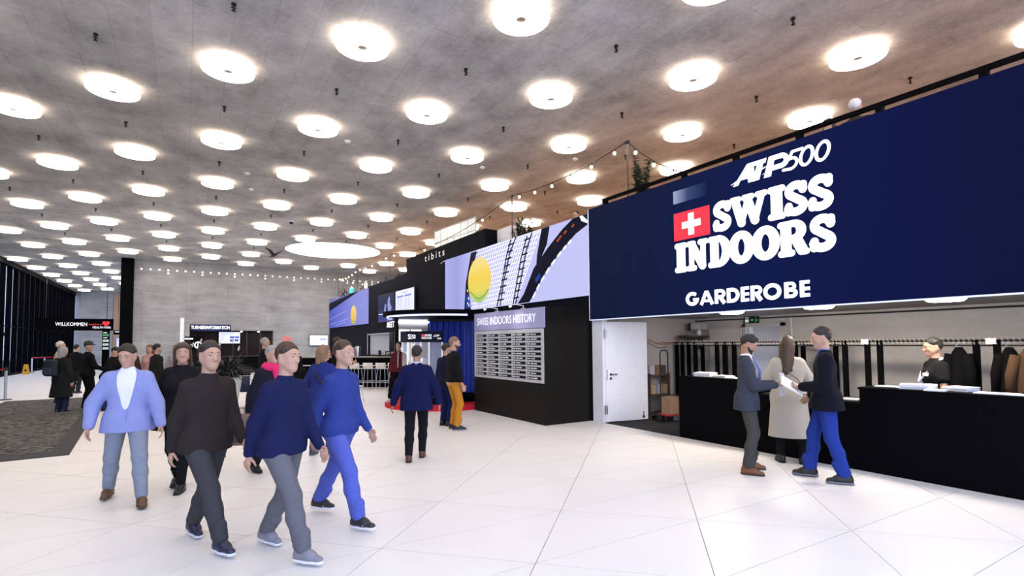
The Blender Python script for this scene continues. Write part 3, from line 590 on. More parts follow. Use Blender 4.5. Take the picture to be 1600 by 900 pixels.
# ================================================================== LED SCREENS ON THE GALLERY FRONT
def flat(mb, pts, k, mi=0): mb.prism(pts, lambda u, v, t: (XS-t, u, v), 0.002*k, 0.002*k+0.0018, mi)
XS = XW-0.06
s1 = thing('led_screen', 'large lavender video screen showing a yellow ball on racket strings', 'screen', (0, 0, 0))
MB().box(XS, XW, 8.745, 16.2, 2.74, 4.545).build('display', ramp_screen('led_sky', 1, [(8.7, (198, 199, 247)), (11.5, (196, 198, 248)), (14.4, (186, 188, 243)), (15.3, (160, 163, 226)), (16.2, (176, 178, 238))], 1.0), s1)
SB = screen('img_black', (14, 16, 34), 1.0); SWH = screen('img_white', (240, 241, 255), 1.0)
def sline(mb, a, b, w, k):
    d = Vector((b[0]-a[0], b[1]-a[1])); nn = Vector((-d.y, d.x)).normalized()*w
    flat(mb, [(a[0]-nn.x, a[1]-nn.y), (b[0]-nn.x, b[1]-nn.y), (b[0]+nn.x, b[1]+nn.y), (a[0]+nn.x, a[1]+nn.y)], k)
ms = MB()
for k in range(26):
    f = k/25; sline(ms, (13.75+(10.5-13.75)*f, 4.535), (14.2+(11.75-14.2)*f, 2.745), 0.014, 1)
for k in range(15):
    z = 2.80+k*0.122; yl = 13.95+0.22*(4.54-z); yr = max(8.9, 11.7-0.72*(z-2.74)); sline(ms, (yl, z+0.0), (yr, min(4.53, z+0.10)), 0.011, 1)
tag(ms.build('white_strings', SWH, s1), kind='stuff')
ms = MB()
for ch in ([(11.68, 4.54), (11.99, 4.19), (12.32, 3.45), (12.54, 2.75)], [(11.94, 4.53), (12.2, 4.05), (12.43, 3.35), (12.71, 2.75)], [(10.92, 4.53), (11.21, 4.07), (11.45, 3.41), (11.73, 2.75)], [(11.15, 4.48), (11.42, 3.99), (11.62, 3.45), (11.85, 2.75)]):
    for a, b in zip(ch[:-1], ch[1:]): sline(ms, a, b, 0.026, 2)
for k in range(9):
    z = 2.9+k*0.185; o_ = 0.36*(z-2.75)/1.8
    sline(ms, (12.75-o_*2.0, z), (12.40-o_*1.9, z+0.02), 0.02, 2); sline(ms, (11.9-o_*1.9, z), (11.62-o_*1.9, z+0.02), 0.02, 2)
tag(ms.build('black_strings', SB, s1), kind='stuff')
ms = MB(); flat(ms, [(14.28, 4.51), (13.89, 4.5), (14.15, 4.08), (14.46, 3.43), (14.33, 2.83), (14.30, 2.745), (14.75, 2.745), (14.65, 3.58)], 3); ms.build('racket_head', SB, s1); ms = MB()
flat(ms, [(9.26, 4.54), (8.75, 4.54), (8.75, 4.30), (9.16, 4.17), (9.68, 3.88), (10.33, 3.44), (10.95, 2.85), (11.08, 2.745), (11.62, 2.745), (11.32, 2.98), (10.85, 3.6), (10.24, 4.02), (9.67, 4.36)], 4); ms.build('racket_handle', SB, s1); ms = MB()
flat(ms, [(10.50, 4.54), (10.16, 4.54), (10.28, 4.12), (10.49, 3.86), (10.76, 3.49), (10.71, 3.89)], 3)
ms.build('racket_throat', SB, s1)
ms = MB(); flat(ms, [(14.20, 4.25), (14.10, 4.22), (14.38, 3.5), (14.46, 3.5)], 5); flat(ms, [(9.90, 4.12), (9.83, 4.09), (9.66, 4.21), (9.72, 4.24)], 5); flat(ms, [(9.62, 4.26), (9.57, 4.22), (9.47, 4.29), (9.52, 4.33)], 5); flat(ms, [(9.33, 4.36), (9.27, 4.33), (9.19, 4.38), (9.24, 4.42)], 5); flat(ms, [(14.42, 3.45), (14.36, 3.45), (14.36, 3.2), (14.48, 3.25)], 5)
tag(ms.build('orange_print', screen('img_orange', (150, 70, 45), 0.9), s1), kind='stuff')
ms = MB(); flat(ms, [(14.60, 3.25), (14.40, 3.2), (14.36, 2.8), (14.66, 2.8)], 5); flat(ms, [(10.62, 3.62), (10.5, 3.78), (10.42, 3.9), (10.55, 3.7)], 5); flat(ms, [(10.8, 3.3), (10.6, 3.45), (10.55, 3.35), (10.75, 3.2)], 5)
tag(ms.build('blue_print', screen('img_blue', (30, 60, 150), 0.9), s1), kind='stuff')
ms = MB(); dd = [(9.3, 4.06), (9.68, 3.86), (10.16, 3.54), (10.59, 3.18), (10.95, 2.8)]
for a, b in zip(dd[:-1], dd[1:]):
    for t in (0.05, 0.55):
        p = (a[0]+(b[0]-a[0])*t, a[1]+(b[1]-a[1])*t); q_ = (a[0]+(b[0]-a[0])*(t+0.32), a[1]+(b[1]-a[1])*(t+0.32)); sline(ms, p, q_, 0.03, 5)
for p in ((14.45, 3.1), (14.5, 2.95), (14.42, 2.88), (14.52, 3.35), (14.4, 3.7)): flat(ms, [(p[0]+.04, p[1]), (p[0], p[1]+.05), (p[0]-.04, p[1]), (p[0], p[1]-.05)], 6)
flat(ms, [(9.02, 4.54), (8.92, 4.54), (8.75, 4.40), (8.75, 4.33), (8.95, 4.42)], 5)
tag(ms.build('white_bumper_marks', SWH, s1), kind='stuff')
def disc(mb, cy, cz, ry, rz, k, a0=0, a1=360, n=40): flat(mb, [(cy+ry*math.cos(R(a0+(a1-a0)*i/n)), cz+rz*math.sin(R(a0+(a1-a0)*i/n))) for i in range(n)], k)
ms = MB(); disc(ms, 13.75, 3.61, 0.72, 0.69, 7); bl = ms.build('ball', ramp_screen('ball_img', 2, [(2.9, (150, 200, 120)), (3.08, (195, 216, 96)), (3.3, (236, 216, 100)), (3.7, (247, 214, 88)), (4.05, (250, 224, 128)), (4.3, (244, 226, 150))], 1.0), s1)
ms = MB(); sp_ = [(14.33, 3.30), (14.15, 3.20), (13.95, 3.08), (13.7, 3.04), (13.4, 3.12), (13.18, 3.28)]
for a, b in zip(sp_[:-1], sp_[1:]): sline(ms, a, b, 0.02, 8)
ms.build('ball_seam', screen('seam_img', (112, 150, 110), 0.9), s1)

s2 = thing('led_screen', 'distant violet-blue video screen with a yellow ball near the concrete wall', 'screen', (0, 0, 0))
MB().box(XS, XW, 25.15, 33.1, 2.70, 4.42).build('display', ramp_screen('led_court', 1, [(25.1, (150, 154, 226)), (27.5, (142, 146, 222)), (30, (118, 124, 214)), (33.1, (84, 92, 196))], 0.95), s2)
ms = MB(); flat(ms, [(33.1, 4.20), (33.1, 3.72), (26.6, 4.41), (28.6, 4.41)], 1); ms.build('net_tape', SB, s2)
ms = MB(); flat(ms, [(33.1, 4.42), (33.1, 4.20), (28.6, 4.41)], 1); ms.build('net_band', screen('img_net', (28, 36, 92), 1.0), s2)
ms = MB()
for k in range(11): y = 33.0-k*0.42; sline(ms, (y, 4.20+0.045*k*0.42), (y-0.1, 4.41), 0.05, 2)
sline(ms, (33.1, 4.31), (30.6, 4.40), 0.02, 2); ms.build('net_mesh', screen('img_net2', (150, 156, 214), 0.9), s2)
ms = MB(); disc(ms, 27.6, 3.24, 0.56, 0.50, 2); ms.build('ball', ramp_screen('ball_img2', 2, [(2.74, (150, 196, 80)), (2.9, (226, 196, 80)), (3.3, (240, 204, 96)), (3.74, (246, 222, 140))], 1.0), s2)
ms = MB(); pp = [(28.1, 3.05), (27.9, 2.92), (27.6, 2.9), (27.3, 2.97)]
for a, b in zip(pp[:-1], pp[1:]): sline(ms, a, b, 0.02, 3)
ms.build('ball_seam', screen('seam_img', (112, 150, 110), 0.9), s2)
ms = MB()
for (a, b) in (((33, 3.2), (29, 3.55)), ((32.8, 2.9), (28.6, 3.1)), ((31.5, 2.8), (29.2, 2.95)), ((27, 3.6), (25.3, 3.75))): sline(ms, a, b, 0.018, 1)
ms.build('court_texture', screen('img_streak', (150, 156, 232), 0.8), s2)

tv = thing('tv_screen', 'dark blue-grey picture screen with a pale figure, left of the white timetable screen', 'screen', (7.42, 22.2, 2.66))
MB().box(0, 0.08, -1.07, 1.07, 0, 1.24).build('casing', BLACKM, tv); MB().box(-0.004, 0, -1.04, 1.04, 0.03, 1.21).build('display', ramp_screen('tv_dark', 2, [(0, (86, 94, 168)), (0.35, (70, 76, 140)), (0.7, (50, 54, 96)), (1.24, (66, 70, 104))], 0.75), tv)
ms = MB(); T = lambda u, v, t: (-0.004-t, u, v)
ms.prism([(-.35, .34), (-.2, .7), (-.25, .95), (-.45, 1.12), (-.55, 1.0), (-.5, .85), (-.75, .6), (-.6, .38)], T, 0, .002); ms.prism([(.05, .4), (-.05, .75), (.12, .82), (.25, .5)], T, 0, .002); ms.build('pale_figure', screen('tv_fig', (150, 156, 206), 0.8), tv)
MB().prism([(1.0, .36), (-1.0, .32), (-1.0, .345), (1.0, .385)], T, 0, .002).build('court_line', SWH, tv)
text_mesh('caption', 'Swiss', SWH, (7.42-.006, 22.2-.25, 2.72), (0, -1, 0), (0, 0, 1), w=.6, h=.12, shear=0.3, parent=None)
bpy.data.objects['caption'].parent = tv; bpy.data.objects['caption'].matrix_parent_inverse = Matrix.Translation((-7.42, -22.2, -2.66))
tv = thing('tv_screen', 'white timetable screen with faint blue lines above the curved canopy', 'screen', (7.42, 19.93, 3.0))
MB().box(0, 0.08, -1.07, 1.07, 0, 0.9).build('casing', BLACKM, tv); MB().box(-0.004, 0, -1.04, 1.04, 0.02, 0.88).build('display', screen('tv_white', (222, 226, 250), 0.95), tv)
ms = MB(); rg = random.Random(2)
for x0 in (-.02, .85): ms.prism([(x0, .66), (x0-.72, .66), (x0-.72, .60), (x0, .60)], T, 0, .002)
ms.build('table_head', screen('tv_head', (120, 130, 200), 0.9), tv)
ms = MB()
for r_ in range(9):
    for x0 in (.85, .5, -.02, -.4):
        l = rg.uniform(.12, .3); z = .54-r_*.055; ms.prism([(x0, z), (x0-l, z), (x0-l, z+.018), (x0, z+.018)], T, 0, .002)
for k in range(6): ms.prism([(.2-k*.09, .74), (.14-k*.09, .74), (.14-k*.09, .80), (.2-k*.09, .80)], T, 0, .002)
ms.build('table_rows', screen('tv_rows', (176, 184, 224), 0.9), tv)
lt = tag(text_mesh('wall_lettering', 'MEET', E_WHITE, (XW-0.01, 22.35, 2.42), (0, -1, 0), (0, 0, 1), w=0.95, h=0.25, depth=0.01, bold=0.02), 'white MEET lettering on the black gallery front', 'sign')

# ================================================================== ON THE GALLERY
tb = thing('restaurant_sign', 'black box sign with thin white tibits lettering on the gallery edge', 'sign', (XW+0.02, 16.8, 4.5))
bevel_box('box', (0.9, 6.57, 0.64), NAVYB, tb, (0.45, 0.02, 0.32), 0.01); t_ = text_mesh('lettering', 'tibits', mat('ivory_letter', (0.8, 0.76, 0.7), 0.5, emit=0.45, ecol=(0.95, 0.9, 0.85)), (XW+0.012, 18.15, 4.76), (0, -1, 0), (0, 0, 1), w=1.75, h=0.25, space=1.5)
t_.parent = tb; t_.matrix_parent_inverse = Matrix.Translation((-(XW+0.02), -16.8, -4.5))
MB().tube([(-0.02, -0.1, 0.0), (-0.05, -0.4, 0.035), (-0.02, -0.75, 0.02)], 0.012, 6).build('small_arc', WHITE, tb)
wc = thing('white_cabinet', 'white cabinet standing behind the gallery edge right of the tibits box', 'cabinet', (8.2, 13.0, 3.551)); bevel_box('body', (0.6, 0.8, 1.55), mat('cabinet_white', (0.75, 0.74, 0.72), 0.5), wc, (0, 0, 0.775), 0.01); MB().box(-0.32, -0.301, -0.36, 0.36, 0.1, 1.5).build('door_panel', WHITE, wc)
gk = thing('glass_screen', 'pale glazed partition of square panes above the tibits box', 'glass screen', (8.3, 17.2, 5.141), R(4))
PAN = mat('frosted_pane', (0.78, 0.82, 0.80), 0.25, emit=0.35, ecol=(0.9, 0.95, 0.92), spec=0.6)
pm = MB().box(-0.01, 0.01, -0.235, 0.235, 0, 0.42).mesh('pane', PAN)
for c in range(6):
    for r_ in range(2): link('pane', pm, gk, loc=(0, -1.25+c*0.5, 0.03+r_*0.45))
g_ = MB()
for c in range(7): g_.box(-0.015, 0.015, -1.51+c*0.5, -1.49+c*0.5, 0, 0.94)
for z in (0, 0.465, 0.93): g_.box(-0.015, 0.015, -1.5, 1.5, z-0.01, z+0.01)
g_.build('frame', mat('grey_frame', (0.5, 0.5, 0.5), 0.5), gk)
rl = thing('gallery_railing', 'black double handrail with short posts along the top of the navy board', 'railing', (XW-0.01, 3, 4.55))
MB().box(-0.03, 0.03, -5, 5.3, 0.155, 0.212).build('handrail', BLACK, rl); MB().box(-0.02, 0.02, -5, 5.3, 0.062, 0.088).build('lower_rail', BLACK, rl)
pm = MB().box(-0.04, 0.04, -0.04, 0.04, 0.062, 0.16).mesh('post', BLACK)
for k in range(10): link('post', pm, rl, loc=(0, 5.22-k*1.035, 0))
POLES = [((XW+0.28, 7.85), 5.93, 'slim pole of the string lights beside the tall green shrub'), ((XW+0.28, 12.42), 5.9, 'slim string-light pole above the yellow ball screen, by a bush'), ((XW+0.28, 22.9), 5.8, 'slim string-light pole left of the tibits box'), ((XW+0.28, 28.2), 5.76, 'slim string-light pole second from the far gallery end'), ((XW+0.28, 32.3), 5.74, 'slim string-light pole at the far gallery end')]
for (xy, zt, lb) in POLES:
    p = thing('light_pole', lb, 'pole', (xy[0], xy[1], 3.551)); MB().tube([(0, 0, 0), (0, 0, zt-3.551)], 0.018, 8).build('pole', DARKST, p); MB().box(-0.02, 0.02, -0.05, 0.05, zt-3.60, zt-3.54).build('clamp', BLACKM, p); MB().box(-0.15, 0.15, -0.15, 0.15, 0, 0.03).build('foot', BLACKM, p)
bulb = MB().lathe([(0.0, -0.125), (0.028, -0.11), (0.036, -0.085), (0.026, -0.055), (0.016, -0.045)], 12).mesh('bulb', E_WARMB, True)
sock = MB().lathe([(0.017, -0.05), (0.017, 0.0), (0.0, 0.005)], 8).mesh('socket', BLACKM)
def string(lb, a, b, sag, n):
    a, b = Vector(a), Vector(b); t = thing('string_lights', lb, 'string lights', a)
    f = lambda k: (b-a)*k-Vector((0, 0, 4*sag*k*(1-k)))
    MB().tube([f(k/16) for k in range(17)], 0.010, 6).build('cable', BLACKM, t)
    for k in range(n):
        p = f((k+0.5)/n); link('socket', sock, t, loc=p); link('bulb', bulb, t, loc=p)
P_ = [(x[0][0], x[0][1], x[1]) for x in POLES]
string('string lights from the tall pole down to the navy board railing', P_[0], (XW+0.14, 6.28, 4.80), 0.10, 3)
string('string lights between the tall pole and the pole above the ball screen', P_[0], P_[1], 0.16, 6)
string('string lights from the ball screen pole past the glass partition to the left', P_[1], P_[2], 0.45, 9)
string('string lights between the two poles left of the tibits box', P_[2], P_[3], 0.12, 5)
string('string lights at the far end of the gallery', P_[3], P_[4], 0.16, 6)
string('string lights crossing back over the far gallery end toward the concrete wall', P_[4], (11.5, 33.0, 5.55), 0.15, 6)

LEAF = mat('leaf_green', (0.035, 0.075, 0.035), 0.7, var=0.4, scale=30)
LEAFD = mat('leaf_dark', (0.010, 0.016, 0.011), 0.8, var=0.4, scale=30)
def leaf_geo(mb, p, d, L_, w, droop, n=4):
    d = Vector(d).normalized(); s_ = d.cross(Vector((0, 0, 1))); s_ = s_.normalized() if s_.length > 1e-3 else Vector((1, 0, 0)); P = Vector(p); o = len(mb.v)
    for k in range(n+1):
        f = k/n; c = P+d*L_*f-Vector((0, 0, droop*L_*f*f)); ww = w*math.sin(PI*min(1, 0.12+0.88*f))*(1 if f < 1 else 0)
        mb.v += [tuple(c-s_*ww), tuple(c+Vector((0, 0, w*0.3*(1-f)))), tuple(c+s_*ww)]
    for k in range(n):
        a = o+3*k
        mb.f += [(a, a+1, a+4, a+3), (a+1, a+2, a+5, a+4)]; mb.mi += [0, 0]
def shrub(name, lb, loc, h, spread, nst, nl, lw, ll, M_, pot=True, seed=1):
    r_ = random.Random(seed); t = thing(name, lb, 'plant', loc); fo = MB(); stm = MB()
    z0 = 0.42 if pot else 0
    for s_ in range(nst):
        a = r_.uniform(0, 2*PI); rr = spread*math.sqrt(r_.random()); top = Vector((rr*math.cos(a), rr*math.sin(a), z0+h*r_.uniform(0.55, 1.0))); base = Vector((0.08*math.cos(a), 0.08*math.sin(a), z0-0.05))
        mid = base.lerp(top, 0.5)+Vector((0, 0, h*0.08)); stm.tube([base, mid, top], [0.008, 0.006, 0.003], 5)
        for k in range(nl):
            f = 0.2+0.8*k/nl; p = base.lerp(mid, f*2) if f < 0.5 else mid.lerp(top, f*2-1); b = r_.uniform(0, 2*PI)
            leaf_geo(fo, p, (math.cos(b), math.sin(b), r_.uniform(0.1, 0.9)), ll*r_.uniform(0.7, 1.2), lw, 0.25, 2)
    if pot: MB().lathe([(0.0, 0), (0.15, 0), (0.21, 0.42), (0.19, 0.42), (0.18, 0.38), (0.0, 0.38)], 20).build('pot', mat('pot_dark', (0.03, 0.03, 0.032), 0.7), t)
    stm.build('stems', mat('bark', (0.05, 0.035, 0.02), 0.9), t); tag(fo.build('foliage', M_, t), kind='stuff')
    return t
shrub('potted_shrub', 'tall upright green shrub behind the railing by the tall light pole', (7.95, 7.55, 3.95), 1.30, 0.30, 10, 40, 0.030, 0.12, LEAF, seed=4)
shrub('potted_shrub', 'bushy green shrub behind the ball screen beside a light pole', (8.0, 12.1, 3.9), 0.95, 0.34, 24, 22, 0.032, 0.12, LEAF, seed=5)
shrub('potted_shrub', 'dark spiky plant at the far end of the gallery', (8.0, 31.6, 3.7), 1.0, 0.45, 9, 9, 0.05, 0.2, LEAFD, seed=6)
shrub('potted_shrub', 'dark bushy plant second from the far gallery end', (8.0, 27.0, 3.7), 0.95, 0.6, 16, 12, 0.04, 0.16, LEAFD, seed=7)
shrub('potted_shrub', 'dark shrub just left of the tibits box', (8.1, 21.6, 3.75), 1.0, 0.6, 16, 14, 0.03, 0.13, LEAFD, seed=8)
shrub('potted_shrub', 'dark shrub between the light poles left of the tibits box', (8.0, 24.2, 3.7), 0.9, 0.3, 8, 14, 0.03, 0.12, LEAFD, seed=9)
to = thing('bottle', 'small turquoise bottle on the gallery edge near the far screen', 'bottle', (XW+0.08, 28.5, 4.451)); MB().lathe([(0.0, 0), (0.11, 0), (0.11, 0.26), (0.05, 0.32), (0.05, 0.36), (0, 0.36)], 16).build('bottle_body', mat('turquoise', (0.05, 0.55, 0.48), 0.4, emit=0.15), to, True, 40); MB().lathe([(0.055, 0.34), (0.055, 0.38), (0, 0.38)], 12).build('cap', WHITE, to)
ln = thing('lantern', 'small white lantern on the gallery edge near the far plants', 'lantern', (XW+0.08, 25.9, 4.451)); bevel_box('shade', (0.14, 0.14, 0.3), mat('lantern_white', (0.85, 0.82, 0.75), 0.5, emit=0.5), ln, (0, 0, 0.17)); MB().box(-0.08, 0.08, -0.08, 0.08, 0, 0.02).build('base', BLACKM, ln)

# ================================================================== HISTORY BOOTH
BX, BY0, BY1 = 6.30, 8.78, 11.86
bo = thing('history_booth', 'black exhibition box with a silver panel of winner plaques', 'booth', (BX, BY1, 0))
W_ = BY1-BY0; BF = lambda u, v, t: (-t, -u, v)
mb = MB(); mb.box(0.0, XW-BX-0.01, -W_, 0, 0, 2.02); mb.box(0.02, XW-BX-0.01, -W_, 0, 2.02, 2.46); mb.build('body', mat('booth_black', (0.009, 0.0075, 0.0065), 0.5, spec=0.12), bo)
MB().box(-0.006, 0.02, -W_, 0, 2.015, 2.45).build('header_panel', mat('header_lavender', (0.36, 0.37, 0.62), 0.45, var=0.03), bo)
t_ = text_mesh('title_lettering', 'SWISS INDOORS HISTORY', mat('letter_white_glow', (0.9, 0.9, 0.92), 0.5, emit=0.7), (BX-0.008, BY1-0.16, 2.15), (0, -1, 0), (0, 0, 1), w=2.62, h=0.185, depth=0.004); t_.parent = bo; t_.matrix_parent_inverse = Matrix.Translation((-BX, -BY1, 0))  # glow added to the white so the title stays legible
MB().box(-0.012, 0.0, -W_+0.02, -0.02, 0.857, 2.003).build('silver_panel', mat('silver_panel', (0.62, 0.63, 0.66), 0.38, 0.35, var=0.05, scale=1.2), bo)
pq = MB().prism([(0, 0), (0.51, 0), (0.51, 0.06), (0, 0.06)], BF, 0.0, 0.008).mesh('plaque', mat('plaque_black', (0.008, 0.008, 0.009), 0.6, spec=0.1))
rg = random.Random(11)
for c in range(5):
    for r_ in range(10):
        o = link('plaque', pq, bo, loc=(-0.012, -(0.13+c*0.58), 1.855-r_*0.1035)); w1 = MB(); x = 0.02
        for k in range(4): w1.prism([(x, .018), (x+.018, .018), (x+.018, .042), (x, .042)], BF, 0.008, 0.0095); x += 0.023
        x += 0.03; ln_ = rg.randint(6, 12)
        for k in range(ln_):
            if k == ln_//2: x += 0.012
            ww = rg.choice((0.012, 0.016, 0.02)); hh = rg.choice((0.036, 0.036, 0.044)); w1.prism([(x, .018), (x+ww, .018), (x+ww, hh), (x, hh)], BF, 0.008, 0.0095); x += ww+0.005
        tag(w1.build('plaque_print', mat('plaque_white', (0.85, 0.85, 0.85), 0.6, emit=0.1), o), kind='stuff')
for y, lb in ((10.9, 'small clip-on spotlight on the left of the history header'), (9.75, 'small clip-on spotlight on the right of the history header')):
    sp = thing('clip_spotlight', lb, 'spotlight', (BX+0.1, y, 2.461)); MB().tube([(0.02, 0, 0), (0.02, 0, 0.07), (-0.14, 0, 0.10), (-0.33, 0, 0.09)], 0.012, 6).build('arm', WHITE, sp); MB().box(-0.03, 0.06, -0.04, 0.04, 0, 0.02).build('clamp', WHITE, sp); MB().tube([(-0.36, 0, 0.12), (-0.31, 0, 0.04)], [0.045, 0.035], 12).build('head', WHITE, sp)
    ld = bpy.data.lights.new('spot', 'SPOT'); ld.energy = 16 if y < 10 else 8; ld.color = (1.0, 0.80, 0.66); ld.spot_size = R(110); ld.spot_blend = 0.8; ld.shadow_soft_size = 0.03
    lo = bpy.data.objects.new('bulb', ld); COL.objects.link(lo); lo.parent = sp; lo.location = (-0.36, 0, 0.05); lo.rotation_euler = (0, R(-28), 0)

# round stage, canopy, curtain, vitrine
SC = Vector((6.21, 13.55)); SR = 1.62
def ringpts(r, a0, a1, n=40): return [(SC.x+r*math.cos(R(a0+(a1-a0)*k/n)), SC.y+r*math.sin(R(a0+(a1-a0)*k/n))) for k in range(n+1)]
stg = thing('round_stage', 'low red rounded stage at the foot of the trophy display', 'stage', (SC.x, SC.y, 0)); poly = [(x-SC.x, y-SC.y) for x, y in ringpts(SR, 38, 322, 60) if x < 7.5]
MB().prism(poly, lambda u, v, t: (u, v, t), 0.0, 0.10).build('red_top', mat('red_carpet', (0.62, 0.004, 0.022), 0.8), stg)
MB().box(-0.75, 0.95, -0.75, 0.3, 0.1, 0.26).build('black_step', BLACK, stg)
cn = thing('round_canopy', 'curved black canopy with a glowing blue-white light ring beneath', 'canopy', (SC.x, SC.y, 2.4)); poly = [(x-SC.x, y-SC.y) for x, y in ringpts(SR+0.06, 42, 268, 60) if x < 7.5]+[(0.02, -SR-0.05)]
poly = [(min(x, 1.28), max(y, -1.66)) for x, y in poly]; poly = [(1.28, 1.0)]+[p for p in poly if p[0] < 1.27]+[(1.28, -1.66)]
MB().prism(poly, lambda u, v, t: (u, v, t), 0.06, 0.17).build('roof', BLACK, cn)
mb = MB(); a_ = ringpts(SR-0.04, 150, 268, 40); b_2 = ringpts(SR-0.07, 150, 268, 40)
for k in range(40):
    q4 = [(p[0]-SC.x, p[1]-SC.y) for p in (a_[k], a_[k+1], b_2[k+1], b_2[k])]; mb.prism(q4, lambda u, v, t: (u, v, t), 0.015, 0.06)
mb.build('light_ring', mat('ring_light', (0.9, 0.9, 1), 0.5, emit=1.5, ecol=(0.50, 0.56, 1.0)), cn)
MB().box(-0.86, 0.1, 1.29, 1.33, -0.07, -0.02).build('light_strip', E_COOL, cn)
bw = thing('display_wall', 'beige lit partition with two white posters behind the hostess', 'partition', (5.35, 14.9, 0)); MB().box(0, 0.95, 0, 0.06, 0, 2.45).build('panel', mat('beige_panel', (0.55, 0.46, 0.40), 0.6), bw); MB().box(-0.05, 0.0, -0.02, 0.07, 0, 2.45).build('edge', BLACK, bw)
PO = mat('poster_white', (0.85, 0.84, 0.86), 0.5, emit=0.9, ecol=(1.0, 0.95, 0.93))
for x0, x1 in ((0.03, 0.36), (0.40, 0.74)):
    po = MB().box(x0, x1, -0.012, 0, 1.10, 2.13).build('poster', PO, bw)
    mb = MB(); mb.box(x0+.13, x1-.06, -0.015, -0.012, 1.45, 1.85); mb.build('poster_picture', screen('poster_blue', (150, 165, 215), 0.8), po); mb = MB()
    for k in range(5): mb.box(x0+.04, x0+.10, -0.015, -0.012, 1.4+k*.1, 1.44+k*.1)
    mb.build('poster_print', screen('poster_grey', (180, 178, 186), 0.8), po)
cu = thing('stage_curtain', 'royal blue pleated velvet curtain behind the trophy display', 'curtain', (SC.x, SC.y, 0)); path = [(0.12, 1.33), (0.7, 1.28), (1.05, 1.0), (1.22, 0.5), (1.23, -0.2), (1.23, -1.62)]
pts = []
for a, b in zip(path[:-1], path[1:]):
    n_ = max(2, int(math.hypot(b[0]-a[0], b[1]-a[1])/0.025)); pts += [(a[0]+(b[0]-a[0])*k/n_, a[1]+(b[1]-a[1])*k/n_) for k in range(n_)]
mb = MB(); m_ = len(pts); rows = 8
for r_ in range(rows+1):
    z = 0.02+2.36*r_/rows
    for k, (x, y) in enumerate(pts):
        tx, ty = (pts[min(k+1, m_-1)][0]-pts[max(k-1, 0)][0], pts[min(k+1, m_-1)][1]-pts[max(k-1, 0)][1]); l = math.hypot(tx, ty) or 1
        am = 0.035*math.sin(k*0.9+0.5*math.sin(r_*0.4+k*0.05))+0.012*math.sin(k*0.37+r_*0.3); mb.v.append((x+ty/l*am, y-tx/l*am, z))
for r_ in range(rows):
    for k in range(m_-1): mb.f.append((r_*m_+k, r_*m_+k+1, (r_+1)*m_+k+1, (r_+1)*m_+k)); mb.mi.append(0)
mb.build('drape', mat('blue_velvet', (0.025, 0.075, 0.60), 0.4, var=0.3, spec=0.5), cu, True); MB().tube([(p[0], p[1], 2.39) for p in path], 0.015, 6).build('curtain_rail', BLACKM, cu)
vt = thing('trophy_vitrine', 'tall glass trophy case with a black header carrying white logos', 'display case', (5.40, 12.95, 0.261)); D_ = 0.42
MB().box(-0.50, 0.50, 0, D_, 0, 0.26).build('plinth', mat('vitrine_base', (0.06, 0.05, 0.05), 0.5), vt); MB().box(-0.53, 0.53, -0.01, D_+0.01, 1.48, 1.77).build('header', mat('vitrine_header', (0.010, 0.012, 0.025), 0.6, spec=0.1), vt)
for (x0, x1, y0, y1) in ((-0.485, 0.485, 0.008, 0.014), (-0.485, 0.485, D_-0.014, D_-0.008), (-0.49, -0.484, 0.01, D_-0.01), (0.484, 0.49, 0.01, D_-0.01)): MB().box(x0, x1, y0, y1, 0.26, 1.48).build('pane', GLASS, vt)
for x in (-0.49, 0.11, 0.49):
    MB().box(x-0.014, x+0.014, -0.006, 0.02, 0.26, 1.48).build('frame_bar', mat('frame_lit', (0.8, 0.8, 0.85), 0.4, emit=0.45), vt)
mb = MB(); mb.box(-0.22, -0.10, -0.014, -0.01, 1.63, 1.68); 
LG = mat('logo_print_white', (0.85, 0.85, 0.85), 0.5, emit=0.8)
MB().box(-0.11, -0.03, -0.014, -0.01, 1.63, 1.69).build('flag_print', screen('flag_small', (225, 70, 90), 0.9), vt)
for s_, x, z, w_, h_, sh_ in (('SWISS', -0.02, 1.635, 0.20, 0.055, 0), ('INDOORS', -0.11, 1.565, 0.29, 0.055, 0), ('ATP', 0.22, 1.62, 0.18, 0.06, 0.35), ('500', 0.34, 1.555, 0.11, 0.045, 0.2), ('SI', -0.49, 1.56, 0.10, 0.13, 0), ('50', -0.37, 1.57, 0.09, 0.11, 0)):
    o = text_mesh('logo_print', s_, LG, (x, -0.012, z), (1, 0, 0), (0, 0, 1), w=w_, h=h_, bold=0.02, shear=sh_); o.parent = vt
tp = thing('trophy', 'ornate silver-white trophy cup inside the glass case', 'trophy', (5.36, 13.16, 0.525)); MB().lathe([(0.0, 0), (0.12, 0), (0.12, 0.28), (0.0, 0.28)], 20).build('pedestal', BLACK, tp)
SIL = mat('silver_cup', (0.85, 0.83, 0.80), 0.25, 0.6); MB().lathe([(0.0, 0.28), (0.09, 0.28), (0.08, 0.31), (0.03, 0.35), (0.028, 0.42), (0.06, 0.46), (0.13, 0.52), (0.17, 0.62), (0.175, 0.75), (0.165, 0.80), (0.15, 0.79), (0.14, 0.7), (0.0, 0.68)], 28).build('cup', SIL, tp, True, 50)
for s_ in (-1, 1): MB().tube([(s_*0.16, 0, 0.56), (s_*0.24, 0, 0.60), (s_*0.27, 0, 0.68), (s_*0.24, 0, 0.75), (s_*0.17, 0, 0.76)], 0.014, 8).build('handle', SIL, tp, True)
MB().lathe([(0.15, 0.80), (0.10, 0.86), (0.03, 0.89), (0.02, 0.93), (0.035, 0.96), (0.0, 0.98)], 24).build('lid', SIL, tp, True, 50)

